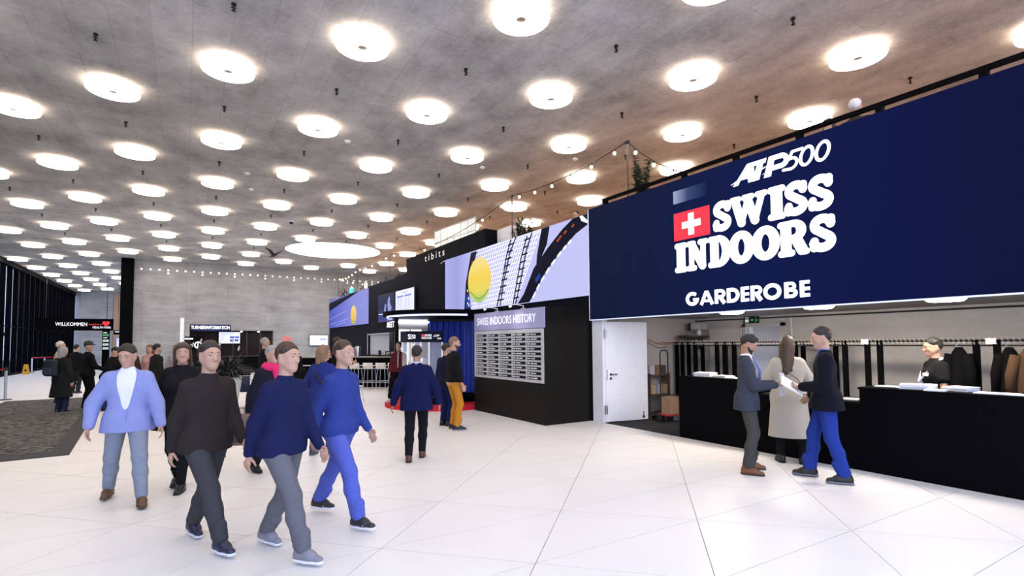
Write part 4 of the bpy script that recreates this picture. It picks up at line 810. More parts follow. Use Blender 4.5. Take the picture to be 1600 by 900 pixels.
# ================================================================== BAR AREA
RZB = R(-40.5)
ba = thing('bar_counter', 'long black bar with a grey-brown top in the back of the hall', 'bar', (5.55, 21.05, 0), RZB); MB().box(-2.2, 1.95, 0.05, 0.55, 0, 1.16).build('front_panel', BLACK, ba); bevel_box('worktop', (4.2, 0.62, 0.05), mat('bar_top', (0.28, 0.23, 0.20), 0.4), ba, (-0.125, 0.28, 1.185), 0.008); MB().tube([(-2.2, -0.08, 0.2), (1.95, -0.08, 0.2)], 0.02, 8).build('foot_rail', STEEL, ba); MB().box(-2.2, 1.95, 0.02, 0.05, 0.84, 0.87).build('light_ledge', WHITE, ba)
WSH = mat('white_shell', (0.80, 0.79, 0.78), 0.4)
def chair(name, lb, loc, rz, zs, M_, group=None, back=0.36, bar=False):
    t = thing(name, lb, 'bar stool' if bar else 'chair', loc, rz, group); w = 0.40 if bar else 0.44
    bevel_box('seat', (w, 0.40, 0.03), M_, t, (0, 0, zs), 0.013); mb = MB(); n_ = 8
    pr = [(-0.19, zs+0.005), (-0.225, zs+0.04), (-0.235, zs+back*0.5), (-0.255, zs+back)]
    for (y, z) in pr: 
        for k in range(n_+1): x = -w/2+w*k/n_; mb.v.append((x, y+0.05*(2*k/n_-1)**2, z))
    for r_ in range(3):
        for k in range(n_): a = r_*(n_+1)+k; mb.f.append((a, a+1, a+n_+2, a+n_+1)); mb.mi.append(0)
    o = mb.build('backrest', M_, t, True); md = o.modifiers.new('thick', 'SOLIDIFY'); md.thickness = 0.02; md.offset = 0
    for sx in (-1, 1):
        for sy in (-1, 1): MB().tube([(sx*w*0.36, sy*0.14, zs-0.012), (sx*w*0.48, sy*0.2, 0.012), (sx*w*0.485, sy*0.203, 0.0)], 0.011, 8).build('leg', STEEL, t)
    if bar: MB().tube([(-w*.46, .185, .28), (w*.46, .185, .28), (w*.46, -.185, .28), (-w*.46, -.185, .28), (-w*.46, .185, .28)], 0.009, 6).build('foot_ring', STEEL, t)
    return t
for k, (x, y, lb) in enumerate(((5.67, 20.46, 'white low-backed bar stool, leftmost of the row at the black bar'), (6.09, 20.10, 'white low-backed bar stool, second from left at the black bar'), (6.48, 19.76, 'white low-backed bar stool, third from left at the black bar'), (6.86, 19.44, 'white low-backed bar stool half hidden behind the display wall'))):
    chair('bar_stool', lb, (x, y, 0), RZB, 0.76, WSH, 'bar stools at the black bar', 0.22, True)
chair('cafe_chair', 'white shell chair on chrome legs in front of the bar stools', (4.30, 15.75, 0), R(-75), 0.45, WSH, back=0.40)
BSH = mat('navy_shell', (0.010, 0.018, 0.07), 0.5)
chair('cafe_chair', 'dark blue shell chair on chrome legs right of the pale planter', (1.36, 15.95, 0), R(-20), 0.45, BSH, back=0.42)
chair('cafe_chair', 'dark blue shell chair partly hidden behind the white chair', (3.7, 16.4, 0), R(-60), 0.45, BSH, back=0.38)
ta = thing('cafe_table', 'small white-topped cafe table on a dark column beside the blue chair', 'table', (1.72, 16.5, 0)); MB().lathe([(0.0, 0.72), (0.34, 0.72), (0.35, 0.735), (0.34, 0.75), (0.0, 0.75)], 28).build('tabletop', WSH, ta); MB().tube([(0, 0, 0.02), (0, 0, 0.72)], 0.035, 12).build('column', BLACKM, ta); MB().lathe([(0.0, 0.025), (0.22, 0.02), (0.23, 0.0)], 24).build('base', BLACKM, ta)
mc = thing('menu_card', 'small white folded card on the cafe table', 'card', (1.66, 16.45, 0.752)); MB().add([(-.07, -.05, 0), (.07, -.05, 0), (.07, 0, .16), (-.07, 0, .16), (.07, .05, 0), (-.07, .05, 0)], [(0, 1, 2, 3), (3, 2, 4, 5)]).build('card', PAPER, mc)
def on_bar(x, y): v = Matrix.Rotation(RZB, 3, 'Z') @ Vector((x, y, 0)); return (5.55+v.x, 21.05+v.y, 1.2115)
em = thing('coffee_machine', 'white and steel coffee machine on the bar', 'coffee machine', on_bar(-0.25, 0.3), RZB); bevel_box('body', (0.5, 0.4, 0.32), mat('machine_white', (0.75, 0.74, 0.73), 0.35), em, (0, 0, 0.16)); bevel_box('top_tray', (0.46, 0.36, 0.05), STEEL, em, (0, 0, 0.345)); MB().tube([(-0.12, -0.2, 0.16), (-0.12, -0.27, 0.14)], 0.02).tube([(0.12, -0.2, 0.16), (0.12, -0.27, 0.14)], 0.02).build('spout', STEEL, em)
cu_ = thing('steel_canister', 'tall steel canister right of the coffee machine', 'canister', on_bar(0.22, 0.3), RZB); MB().lathe([(0.0, 0), (0.11, 0), (0.11, 0.36), (0.09, 0.40), (0, 0.41)], 20).build('body', STEEL, cu_, True, 40); MB().lathe([(0.02, 0.41), (0.02, 0.44), (0, 0.45)], 10).build('knob', BLACKM, cu_)
rb = thing('red_bag', 'red packet lying left of the coffee machine on the bar', 'packet', on_bar(-0.75, 0.28), RZB); bevel_box('packet', (0.28, 0.18, 0.16), mat('packet_red', (0.45, 0.03, 0.02), 0.6), rb, (0, 0, 0.08), 0.03, 3); MB().box(-0.08, 0.08, -0.093, -0.088, 0.05, 0.11).build('packet_label', WHITE, rb)
wp = thing('white_packets', 'white packets stacked between the red packet and coffee machine', 'packets', on_bar(-0.55, 0.42), RZB); bevel_box('packet', (0.14, 0.12, 0.22), WHITE, wp, (0, 0, 0.11)); MB().box(-0.03, 0.03, -0.063, -0.06, 0.08, 0.16).build('packet_label', mat('packet_red', (0.45, 0.03, 0.02), 0.6), wp)
bd_ = thing('black_tin', 'small black tin on the bar in front of the grey hatch', 'tin', on_bar(1.15, 0.3), RZB); MB().lathe([(0.0, 0), (0.06, 0), (0.06, 0.22), (0, 0.22)], 14).build('body', BLACKM, bd_); MB().lathe([(0.065, 0.2), (0.065, 0.235), (0, 0.24)], 14).build('lid', BLACKM, bd_)
bs_ = thing('bar_sign', 'little black sign with pale lettering on the bar right of the tin', 'sign', on_bar(1.5, 0.3), RZB); MB().box(-0.13, 0.13, -0.01, 0.01, 0, 0.2).build('board', BLACKM, bs_); mb = MB()
for k in range(3): mb.box(-0.09, 0.09-0.03*k, -0.013, -0.01, 0.14-k*.045, 0.155-k*.045)
mb.build('board_print', PAPER, bs_); MB().box(-0.13, 0.13, -0.05, 0.05, 0, 0.015).build('foot', BLACKM, bs_)
mo = thing('wall_monitor', 'narrow dark monitor at the right edge of the grey hatch', 'monitor', (XW-0.08, 21.55, 1.35)); bevel_box('casing', (0.06, 0.5, 0.85), BLACKM, mo, (0, 0, 0.425)); MB().box(-0.034, -0.031, -0.22, 0.22, 0.04, 0.81).build('display', mat('monitor_off', (0.01, 0.01, 0.012), 0.2), mo)

# ================================================================== TOURNAMENT INFORMATION CORNER
tk = thing('information_stand', 'dark information stand with a glowing TURNIERINFORMATION header by the concrete wall', 'stand', (0.2, 34, 0))
MB().box(0, 4.25, 0.0, 0.15, 0, 2.5).build('back_panel', mat('stand_dark', (0.016, 0.011, 0.010), 0.6, spec=0.1), tk); MB().box(0.0, 2.0, -0.30, 0.0, 2.50, 2.86).build('header', ramp_screen('header_navy', 0, [(0, (26, 30, 66)), (1, (60, 66, 118)), (2.0, (26, 30, 66))], 0.8), tk)
o = text_mesh('header_lettering', 'TURNIERINFORMATION', E_WHITE, (0.06, -0.31, 2.60), (1, 0, 0), (0, 0, 1), w=1.88, h=0.19, bold=0.01); o.parent = tk
mb = MB()
for x in (2.15, 2.85, 3.55, 4.2): mb.box(x-0.012, x+0.012, -0.012, 0.0, 0, 2.5)
mb.build('door_seams', DARKST, tk)
for x in (2.55, 3.45): MB().lathe([(0.0, -0.05), (0.05, -0.045), (0.06, 0.0)], 14, (x, -0.1, 2.5)).build('downlight', mat('downlight_small', (1, 1, 1), 0.5, emit=9, ecol=(1, .95, .9)), tk)
MB().box(0.2, 4.25, -0.16, 0.0, 2.50, 2.53).build('canopy_edge', BLACK, tk)
cn2 = thing('information_counter', 'dark counter of the information stand behind the tall planters', 'counter', (0.6, 32.8, 0)); MB().box(0, 3.2, 0, 0.5, 0, 1.05).build('front_panel', BLACK, cn2); bevel_box('worktop', (3.3, 0.6, 0.04), BLACKM, cn2, (1.6, 0.25, 1.07))
tv = thing('tv_screen', 'white screen with small blue pictures under the TURNIERINFORMATION header', 'screen', (2.15, 33.86, 1.78)); MB().box(-0.55, 0.55, 0, 0.06, 0, 0.68).build('casing', BLACKM, tv); MB().box(-0.53, 0.53, -0.004, 0, 0.02, 0.66).build('display', screen('tv_white2', (228, 232, 255), 1.0), tv); mb = MB()
for (x0, x1, z0, z1) in ((0.02, .25, .32, .42), (.28, .48, .32, .42), (.02, .22, .12, .26), (.26, .46, .14, .26)): mb.box(x0, x1, -0.007, -0.004, z0, z1)
mb.build('pictures', screen('tv_pics', (70, 90, 190), 0.9), tv); mb = MB()
for k in range(7): mb.box(-0.48, -0.48+(0.8 if k < 2 else 0.3)-0.02*k, -0.007, -0.004, 0.58-k*.07, 0.60-k*.07)
mb.build('rows', screen('tv_rows2', (160, 170, 225), 0.9), tv)
sg = thing('sponsor_board', 'black slanted board with a white round emblem left of the information screen', 'board', (-0.05, 33.6, 0.0)); MB().prism([(-0.02, 1.45), (0.78, 1.45), (0.95, 2.18), (-0.02, 2.18)], lambda u, v, t: (u, -t, v), 0, 0.05).build('board', BLACK, sg); MB().box(0.1, 0.16, -0.02, 0.0, 0, 1.45).build('leg', BLACKM, sg); MB().box(0.6, 0.66, -0.02, 0.0, 0, 1.45).build('leg', BLACKM, sg)
mb = MB(); mb.lathe([(0.13, 0), (0.19, 0), (0.19, 0.005), (0.13, 0.005)], 28, closed=True); mb.v = [(x+0.66, -0.052-z, y+1.72) for x, y, z in mb.v]; mb.prism([(0.62, 1.62), (0.66, 1.62), (0.68, 1.80), (0.64, 1.84)], lambda u, v, t: (u, -0.05-t, v), 0, 0.005); mb.build('emblem', E_WHITE, sg); mb = MB()
for (x0, x1, z) in ((0.03, .42, 2.03), (.03, .34, 1.72), (.03, .22, 1.62)): mb.box(x0, x1, -0.055, -0.05, z, z+.07)
mb.build('board_print', E_WHITE, sg)
tv = thing('tv_screen', 'white screen on the concrete wall left of the bar', 'screen', (7.72, 37.1, 1.62)); MB().box(-0.62, 0.62, 0, 0.07, 0, 0.74).build('casing', BLACKM, tv); MB().box(-0.59, 0.59, -0.004, 0, 0.03, 0.71).build('display', screen('tv_white3', (236, 240, 255), 1.0), tv); MB().box(0.08, 0.5, -0.007, -0.004, 0.38, 0.5).build('picture', screen('tv_pics3', (180, 190, 225), 0.9), tv)
tag(text_mesh('wall_lettering', 'LINA', mat('neon_red', (0.8, 0.05, 0.03), 0.5, emit=0.9, ecol=(0.9, 0.05, 0.03)), (5.35, 37.18, 1.98), (1, 0, 0), (0, 0, 1), w=0.62, h=0.30, depth=0.02), 'small red lettering on the concrete wall behind the crowd', 'sign')
lp = thing('light_column', 'slender white upright light column in front of the concrete wall', 'lamp', (-0.10, 21.5, 0)); MB().box(-0.055, 0.055, -0.05, 0.05, 0.03, 2.66).build('post', mat('post_white', (0.85, 0.85, 0.86), 0.5, emit=0.35), lp); MB().box(0.055, 0.085, -0.05, 0.05, 0.03, 2.62).build('side_trim', mat('post_grey', (0.4, 0.4, 0.4), 0.5), lp); MB().box(-0.2, 0.2, -0.2, 0.2, 0, 0.03).build('base_plate', DARKST, lp)

# ---- welcome banner, totem, small signs far left
wl = thing('welcome_banner', 'black overhead banner with white WILLKOMMEN lettering and a red heart', 'banner', (-8.70, 48, 2.82)); MB().box(0, 4.2, 0, 0.2, 0, 0.86).build('panel', BLACK, wl)
o = text_mesh('lettering', 'WILLKOMMEN', E_WHITE, (0.95, -0.005, 0.33), (1, 0, 0), (0, 0, 1), w=1.75, h=0.25); o.parent = wl
o = text_mesh('lettering', 'HEALTH PARK', E_WHITE, (3.02, -0.005, 0.16), (1, 0, 0), (0, 0, 1), w=1.06, h=0.15); o.parent = wl
o = text_mesh('red_lettering', 'toppharm', mat('sign_red', (0.8, 0.03, 0.04), 0.5, emit=0.7), (2.78, -0.005, 0.36), (1, 0, 0), (0, 0, 1), w=0.78, h=0.17); o.parent = wl
ht = [(0.22*(16*math.sin(t)**3)/16, 0.22*(13*math.cos(t)-5*math.cos(2*t)-2*math.cos(3*t)-math.cos(4*t))/16) for t in np.linspace(0, 2*PI, 28)[:-1]]
MB().prism([(3.78+x, 0.52+y) for x, y in ht], lambda u, v, t: (u, -t, v), 0.0, 0.006).build('heart', mat('sign_red', (0.8, 0.03, 0.04), 0.5, emit=0.7), wl)
MB().box(0.4, 0.43, 0.05, 0.1, 0.86, 3.93).box(3.8, 3.83, 0.05, 0.1, 0.86, 3.93).build('hanger', BLACKM, wl)
tt = thing('info_totem', 'black directory totem with green and white fields under the banner', 'sign', (-4.6, 45, 0)); MB().box(-0.2, 0.2, 0, 0.12, 0, 2.75).build('pillar', BLACK, tt); MB().box(-0.16, 0.16, -0.006, 0, 2.36, 2.54).build('green_field', screen('totem_green', (80, 150, 100), 0.8), tt)
for z in (1.98, 1.72, 1.46): MB().box(-0.16, 0.16, -0.006, 0, z, z+0.16).build('white_field', screen('totem_white', (205, 212, 210), 0.8), tt)
mb = MB(); mb.box(-.14, .05, -.006, 0, 2.6, 2.64); mb.box(-.14, .08, -.006, 0, 2.24, 2.28); mb.build('print', E_WHITE, tt)
ss = thing('hanging_sign', 'small black hanging sign left of the black pier', 'sign', (-3.95, 45.0, 2.48)); MB().box(-0.24, 0.24, 0, 0.06, 0, 0.3).build('panel', BLACK, ss); MB().box(-0.16, 0.2, -0.005, 0, 0.17, 0.22).build('print', E_WHITE, ss); MB().box(-0.01, 0.01, 0.02, 0.04, 0.3, 4.27).build('rod', BLACKM, ss)
ms_ = thing('info_screen', 'bright upright white screen left of the black pier', 'screen', (-3.86, 45, 0)); MB().box(-0.19, 0.19, 0, 0.1, 0, 2.28).build('casing', BLACK, ms_); MB().box(-0.16, 0.16, -0.006, 0, 1.35, 2.25).build('display', screen('info_blue', (205, 214, 255), 1.0), ms_); MB().box(-0.12, 0.12, -0.009, -0.006, 2.1, 2.14).build('print', screen('info_print', (80, 110, 220), 0.9), ms_)

# ---- barriers, wet-floor sign, mats, planters
def stanchion(lb, x, y, belt=None):
    t = thing('belt_barrier', lb, 'barrier post', (x, y, 0)); MB().lathe([(0.0, 0.03), (0.15, 0.025), (0.17, 0.0)], 24).build('base', BLACKM, t); MB().tube([(0, 0, 0.02), (0, 0, 1.0)], 0.038, 14).build('post', STEEL, t); MB().tube([(0, 0, 0.93), (0, 0, 1.04)], 0.042, 14).build('belt_head', BLACKM, t)
    if belt: d = Vector(belt)-Vector((x, y)); MB().prism([(0, 0.94), (0, 1.0), (1, 1.0), (1, 0.94)], lambda u, v, q_: (d.x*u+q_, d.y*u, v), 0, 0.004).build('red_belt', mat('belt_red', (0.5, 0.01, 0.015), 0.7), t)
stanchion('steel belt barrier post at the left picture edge beside the mats', -4.84, 22.8, (-6.7, 23.1))
stanchion('distant steel barrier post, left of two with a red belt', -8.35, 45, (-7.98, 46.4))
stanchion('distant steel barrier post, right of two with a red belt', -7.98, 46.4, (-7.1, 46.6))
yf = thing('wet_floor_sign', 'small yellow folding floor sign beside the black facade', 'sign', (-8.2, 42.8, 0)); YEL = mat('sign_yellow', (0.75, 0.38, 0.02), 0.5)
for s_ in (-1, 1): MB().add([(-.15, s_*.16, 0), (.15, s_*.16, 0), (.1, s_*.02, .62), (-.1, s_*.02, .62), (-.15, s_*.14, 0), (.15, s_*.14, 0), (.1, 0, .62), (-.1, 0, .62)], [(0, 1, 2, 3), (7, 6, 5, 4), (0, 4, 5, 1), (1, 5, 6, 2), (2, 6, 7, 3), (3, 7, 4, 0)]).build('panel', YEL, yf)
mb = MB(); mb.add([(-.07, -.125, .2), (.07, -.125, .2), (0, -.085, .38)], [(0, 1, 2)]); mb.build('warning_mark', BLACKM, yf)
M = bpy.data.materials.new('woven_mat'); M.use_nodes = True; nt = M.node_tree; b = nt.nodes['Principled BSDF']; b.inputs['Roughness'].default_value = 0.95; b.inputs['Specular IOR Level'].default_value = 0.1
tc = nt.nodes.new('ShaderNodeTexCoord'); br = nt.nodes.new('ShaderNodeTexBrick'); nt.links.new(tc.outputs['Object'], br.inputs['Vector']); br.inputs['Scale'].default_value = 9; br.inputs['Mortar Size'].default_value = 0.030; br.inputs['Brick Width'].default_value = 0.7; br.inputs['Row Height'].default_value = 0.35
br.inputs['Color1'].default_value = (0.022, 0.021, 0.021, 1); br.inputs['Color2'].default_value = (0.24, 0.23, 0.22, 1); br.inputs['Mortar'].default_value = (0.020, 0.020, 0.020, 1); br.inputs['Bias'].default_value = 0.0; nt.links.new(br.outputs[0], b.inputs['Base Color'])
MATB = mat('mat_border', (0.040, 0.041, 0.043), 0.95, bump=0.3, scale=80); ORG = mat('mat_orange', (0.30, 0.12, 0.04), 0.95)
def entrance_mat(lb, loc, w, l):
    t = thing('entrance_mat', lb, 'mat', loc, R(3.6)); mb = MB(); mb.prism([(-w, 0), (0, 0), (0, l), (-w, l)], lambda u, v, q_: (u, v, q_), 0, 0.012); mb.build('border', MATB, t)
    MB().box(-w+0.18, -0.26, 0.5, l-0.18, 0.012, 0.0145).build('woven_field', M, t); mb = MB(); rg = random.Random(4)
    for (y, x0, x1) in ((3.4, -2.1, -0.35), (2.2, -1.8, -0.9), (1.25, -1.6, -0.9), (5.6, -2.1, -0.5)):
        x = x0
        while x < x1: mb.box(x, x+0.09, y-0.012, y+0.012, 0.0145, 0.0165); x += 0.14
    tag(mb.build('orange_threads', ORG, t), kind='stuff')
entrance_mat('large dark grey entrance mat with pale woven dashes in the left foreground', (-1.504, 10.67, 0), 2.45, 11.6)
entrance_mat('second dark entrance mat at the left edge beyond the pale gap', (-4.55, 11.5, 0), 2.3, 11.1)
def planter(lb, loc, seed, M_):
    r_ = random.Random(seed); t = thing('tall_planter', lb, 'planter', loc)
    MB().lathe([(0.0, 0), (0.175, 0), (0.19, 0.02), (0.27, 0.55), (0.315, 0.86), (0.31, 0.905), (0.285, 0.915), (0.27, 0.88), (0.0, 0.84)], 32).build('pot', M_, t, True, 50); MB().box(-0.24, -0.13, -0.31, -0.285, 0.70, 0.80).build('plate', BLACKM, t)
    MB().lathe([(0.0, 0.86), (0.27, 0.86)], 20).build('soil', mat('soil', (0.02, 0.015, 0.01), 1.0), t); fo = MB()
    for k in range(260):
        a = r_.uniform(0, 2*PI); el = r_.uniform(0.15, 1.3); L_ = r_.uniform(0.45, 0.85); p = (0.15*math.cos(a)*r_.random(), 0.15*math.sin(a)*r_.random(), 0.88+r_.uniform(0, 0.25)); leaf_geo(fo, p, (math.cos(a)*math.cos(el), math.sin(a)*math.cos(el), math.sin(el)), L_, r_.uniform(0.012, 0.026), r_.uniform(0.2, 0.75), 4)
    tag(fo.build('foliage', LEAFG, t), kind='stuff'); 
    for k in range(3):
        fw = MB(); a = r_.uniform(0, 2*PI); c = Vector((0.25*math.cos(a), 0.25*math.sin(a), 1.55+0.1*k)); leaf_geo(fw, c, (0.2, 0.1, 1), 0.16, 0.05, 0.1, 3); fw.build('pale_bloom', mat('bloom', (0.6, 0.58, 0.55), 0.6), t)
LEAFG = mat('leaf_grey', (0.030, 0.032, 0.030), 0.6, var=0.5, scale=20)
planter('tall pale green tapered planter with arching dark foliage', (0.906, 14.60, 0), 3, mat('pot_celadon', (0.62, 0.66, 0.60), 0.45))
planter('tall dark planter with arching foliage left of the pale green planter', (0.17, 15.75, 0), 8, mat('pot_slate', (0.10, 0.10, 0.105), 0.5))
# ================================================================== PEOPLE (signed-distance bodies, meshed with surface nets)
class SDF:
    def __init__(s): s.ops = []
    def rc(s, a, b, ra, rb=None, k=0.03, flat=None, op='u'):
        s.ops.append((op, np.array(a, float), np.array(b, float), ra, ra if rb is None else rb, k, flat)); return s
    def plane(s, p, n): s.ops.append(('p', np.array(p, float), np.array(n, float)/np.linalg.norm(n))); return s
    def mesh(s, h):
        U = [o for o in s.ops if o[0] == 'u']
        lo = np.min([np.minimum(o[1], o[2])-max(o[3], o[4]) for o in U], 0)-0.05; hi = np.max([np.maximum(o[1], o[2])+max(o[3], o[4]) for o in U], 0)+0.05
        n = np.ceil((hi-lo)/h).astype(int)+1; ax = [lo[i]+h*np.arange(n[i]) for i in range(3)]
        F = np.full(n, 0.3, np.float32)
        for o in s.ops:
            if o[0] == 'p':
                d = sum((ax[i]-o[1][i]).reshape([-1 if j == i else 1 for j in range(3)])*o[2][i] for i in range(3)); F = np.maximum(F, d.astype(np.float32)); continue
            op, a, b, ra, rb, k, flat = o; pad = max(ra, rb)+k+0.05
            i0 = np.clip(((np.minimum(a, b)-pad-lo)/h).astype(int), 0, n); i1 = np.clip(((np.maximum(a, b)+pad-lo)/h).astype(int)+2, 0, n)
            if np.any(i1 <= i0): continue
            X = ax[0][i0[0]:i1[0], None, None]-a[0]; Y = ax[1][None, i0[1]:i1[1], None]-a[1]; Z = ax[2][None, None, i0[2]:i1[2]]-a[2]
            ab = b-a; L2 = ab@ab
            t = np.clip((X*ab[0]+Y*ab[1]+Z*ab[2])/L2, 0, 1) if L2 > 1e-9 else np.zeros((1, 1, 1))
            dx, dy, dz = X-t*ab[0], Y-t*ab[1], Z-t*ab[2]
            q2 = dx*dx+dy*dy+dz*dz
            if flat is not None:
                for fn, fk in (flat if isinstance(flat, list) else [flat]):
                    c = dx*fn[0]+dy*fn[1]+dz*fn[2]; q2 = q2+(fk*fk-1)*c*c
            d = (np.sqrt(np.maximum(q2, 0))-(ra+(rb-ra)*t)).astype(np.float32)
            sl = tuple(slice(i0[i], i1[i]) for i in range(3)); f = F[sl]
            if op == 'u':
                hh = np.clip(0.5+0.5*(f-d)/k, 0, 1); F[sl] = f*(1-hh)+d*hh-k*hh*(1-hh)
            else:
                F[sl] = np.maximum(f, -d)
        return nets(F, lo, h)
def nets(F, lo, h):
    F = np.pad(F, 1, constant_values=0.3); lo = lo-h; sgn = F < 0; n = np.array(F.shape)
    c = np.zeros(n-1, np.int8)
    for dx in (0, 1):
        for dy in (0, 1):
            for dz in (0, 1): c += sgn[dx:n[0]-1+dx, dy:n[1]-1+dy, dz:n[2]-1+dz]
    act = (c > 0) & (c < 8); I = np.argwhere(act); idx = np.full(act.shape, -1, np.int32); idx[act] = np.arange(len(I))
    acc = np.zeros((len(I), 3)); cnt = np.zeros(len(I))
    cor = [np.array((i, j, k)) for i in (0, 1) for j in (0, 1) for k in (0, 1)]
    val = {tuple(q): F[I[:, 0]+q[0], I[:, 1]+q[1], I[:, 2]+q[2]] for q in cor}
    for q in cor:
        for axx in range(3):
            if q[axx]: continue
            r_ = q.copy(); r_[axx] = 1; a, b = val[tuple(q)], val[tuple(r_)]; m_ = (a < 0) != (b < 0)
            t = np.where(m_, a/(np.where(m_, a-b, 1)), 0); p = q+np.zeros((len(I), 3)); p[:, axx] = t
            acc += p*m_[:, None]; cnt += m_
    V = lo+h*(I+acc/cnt[:, None]); faces = []
    for axx in range(3):
        u, v = (axx+1) % 3, (axx+2) % 3; s0 = [slice(1, n[i]-1) for i in range(3)]; s1_ = list(s0); s0[axx] = slice(0, n[axx]-1); s1_[axx] = slice(1, n[axx])
        A_ = sgn[tuple(s0)]; B_ = sgn[tuple(s1_)]; E_ = np.argwhere(A_ != B_)
        if len(E_) == 0: continue
        off = np.array([1, 1, 1]); off[axx] = 0; P = E_+off; fl_ = A_[tuple(E_.T)]
        def cell(du, dv):
            q = P.copy(); q[:, u] -= du; q[:, v] -= dv; return idx[tuple(q.T)]
        qd = np.stack([cell(1, 1), cell(0, 1), cell(0, 0), cell(1, 0)], 1); qd[~fl_] = qd[~fl_][:, ::-1]; faces.append(qd)
    return V, np.concatenate(faces)
def np_mesh(name, V, Q, M_):
    me = bpy.data.meshes.new(name); me.vertices.add(len(V)); me.vertices.foreach_set('co', V.astype(np.float32).ravel())
    me.loops.add(Q.size); me.loops.foreach_set('vertex_index', Q.astype(np.int32).ravel()); me.polygons.add(len(Q)); me.polygons.foreach_set('loop_start', np.arange(0, Q.size, 4, dtype=np.int32))
    me.update(calc_edges=True); me.validate(); me.materials.append(M_); me.shade_smooth(); return me
def ik(a, b, l1, l2, pole):
    d = b-a; D = np.linalg.norm(d)
    if D > (l1+l2)*0.995: b = a+d/D*(l1+l2)*0.995; d = b-a; D = np.linalg.norm(d)
    x = (l1*l1-l2*l2+D*D)/(2*D); hgt = math.sqrt(max(0, l1*l1-x*x)); u = d/D; p = np.array(pole, float); p -= u*(p@u); p /= (np.linalg.norm(p) or 1)
    return a+u*x+p*hgt, b
V3 = lambda *a: np.array(a, float)
SKIN = mat('skin_light', (0.52, 0.30, 0.21), 0.55, var=0.05, scale=20)
SKIN2 = mat('skin_tan', (0.40, 0.22, 0.14), 0.55, var=0.05, scale=20)
EYE = mat('eye_dark', (0.03, 0.022, 0.018), 0.3)
HAIRC = {'black': (0.010, 0.009, 0.008), 'brown': (0.055, 0.028, 0.014), 'dark': (0.022, 0.014, 0.010), 'grey': (0.32, 0.30, 0.28), 'white': (0.70, 0.68, 0.64), 'blond': (0.36, 0.23, 0.10), 'red': (0.16, 0.055, 0.025), 'sand': (0.22, 0.13, 0.07)}
def hairm(c): return mat('hair_'+c, HAIRC[c], 0.6, var=0.35, scale=45, bump=0.5)
def rotm(yaw, pitch, roll=0):
    return np.array(Matrix.Rotation(-yaw, 3, 'Z') @ Matrix.Rotation(-pitch, 3, 'X') @ Matrix.Rotation(roll, 3, 'Y'))
NPEOPLE = 0
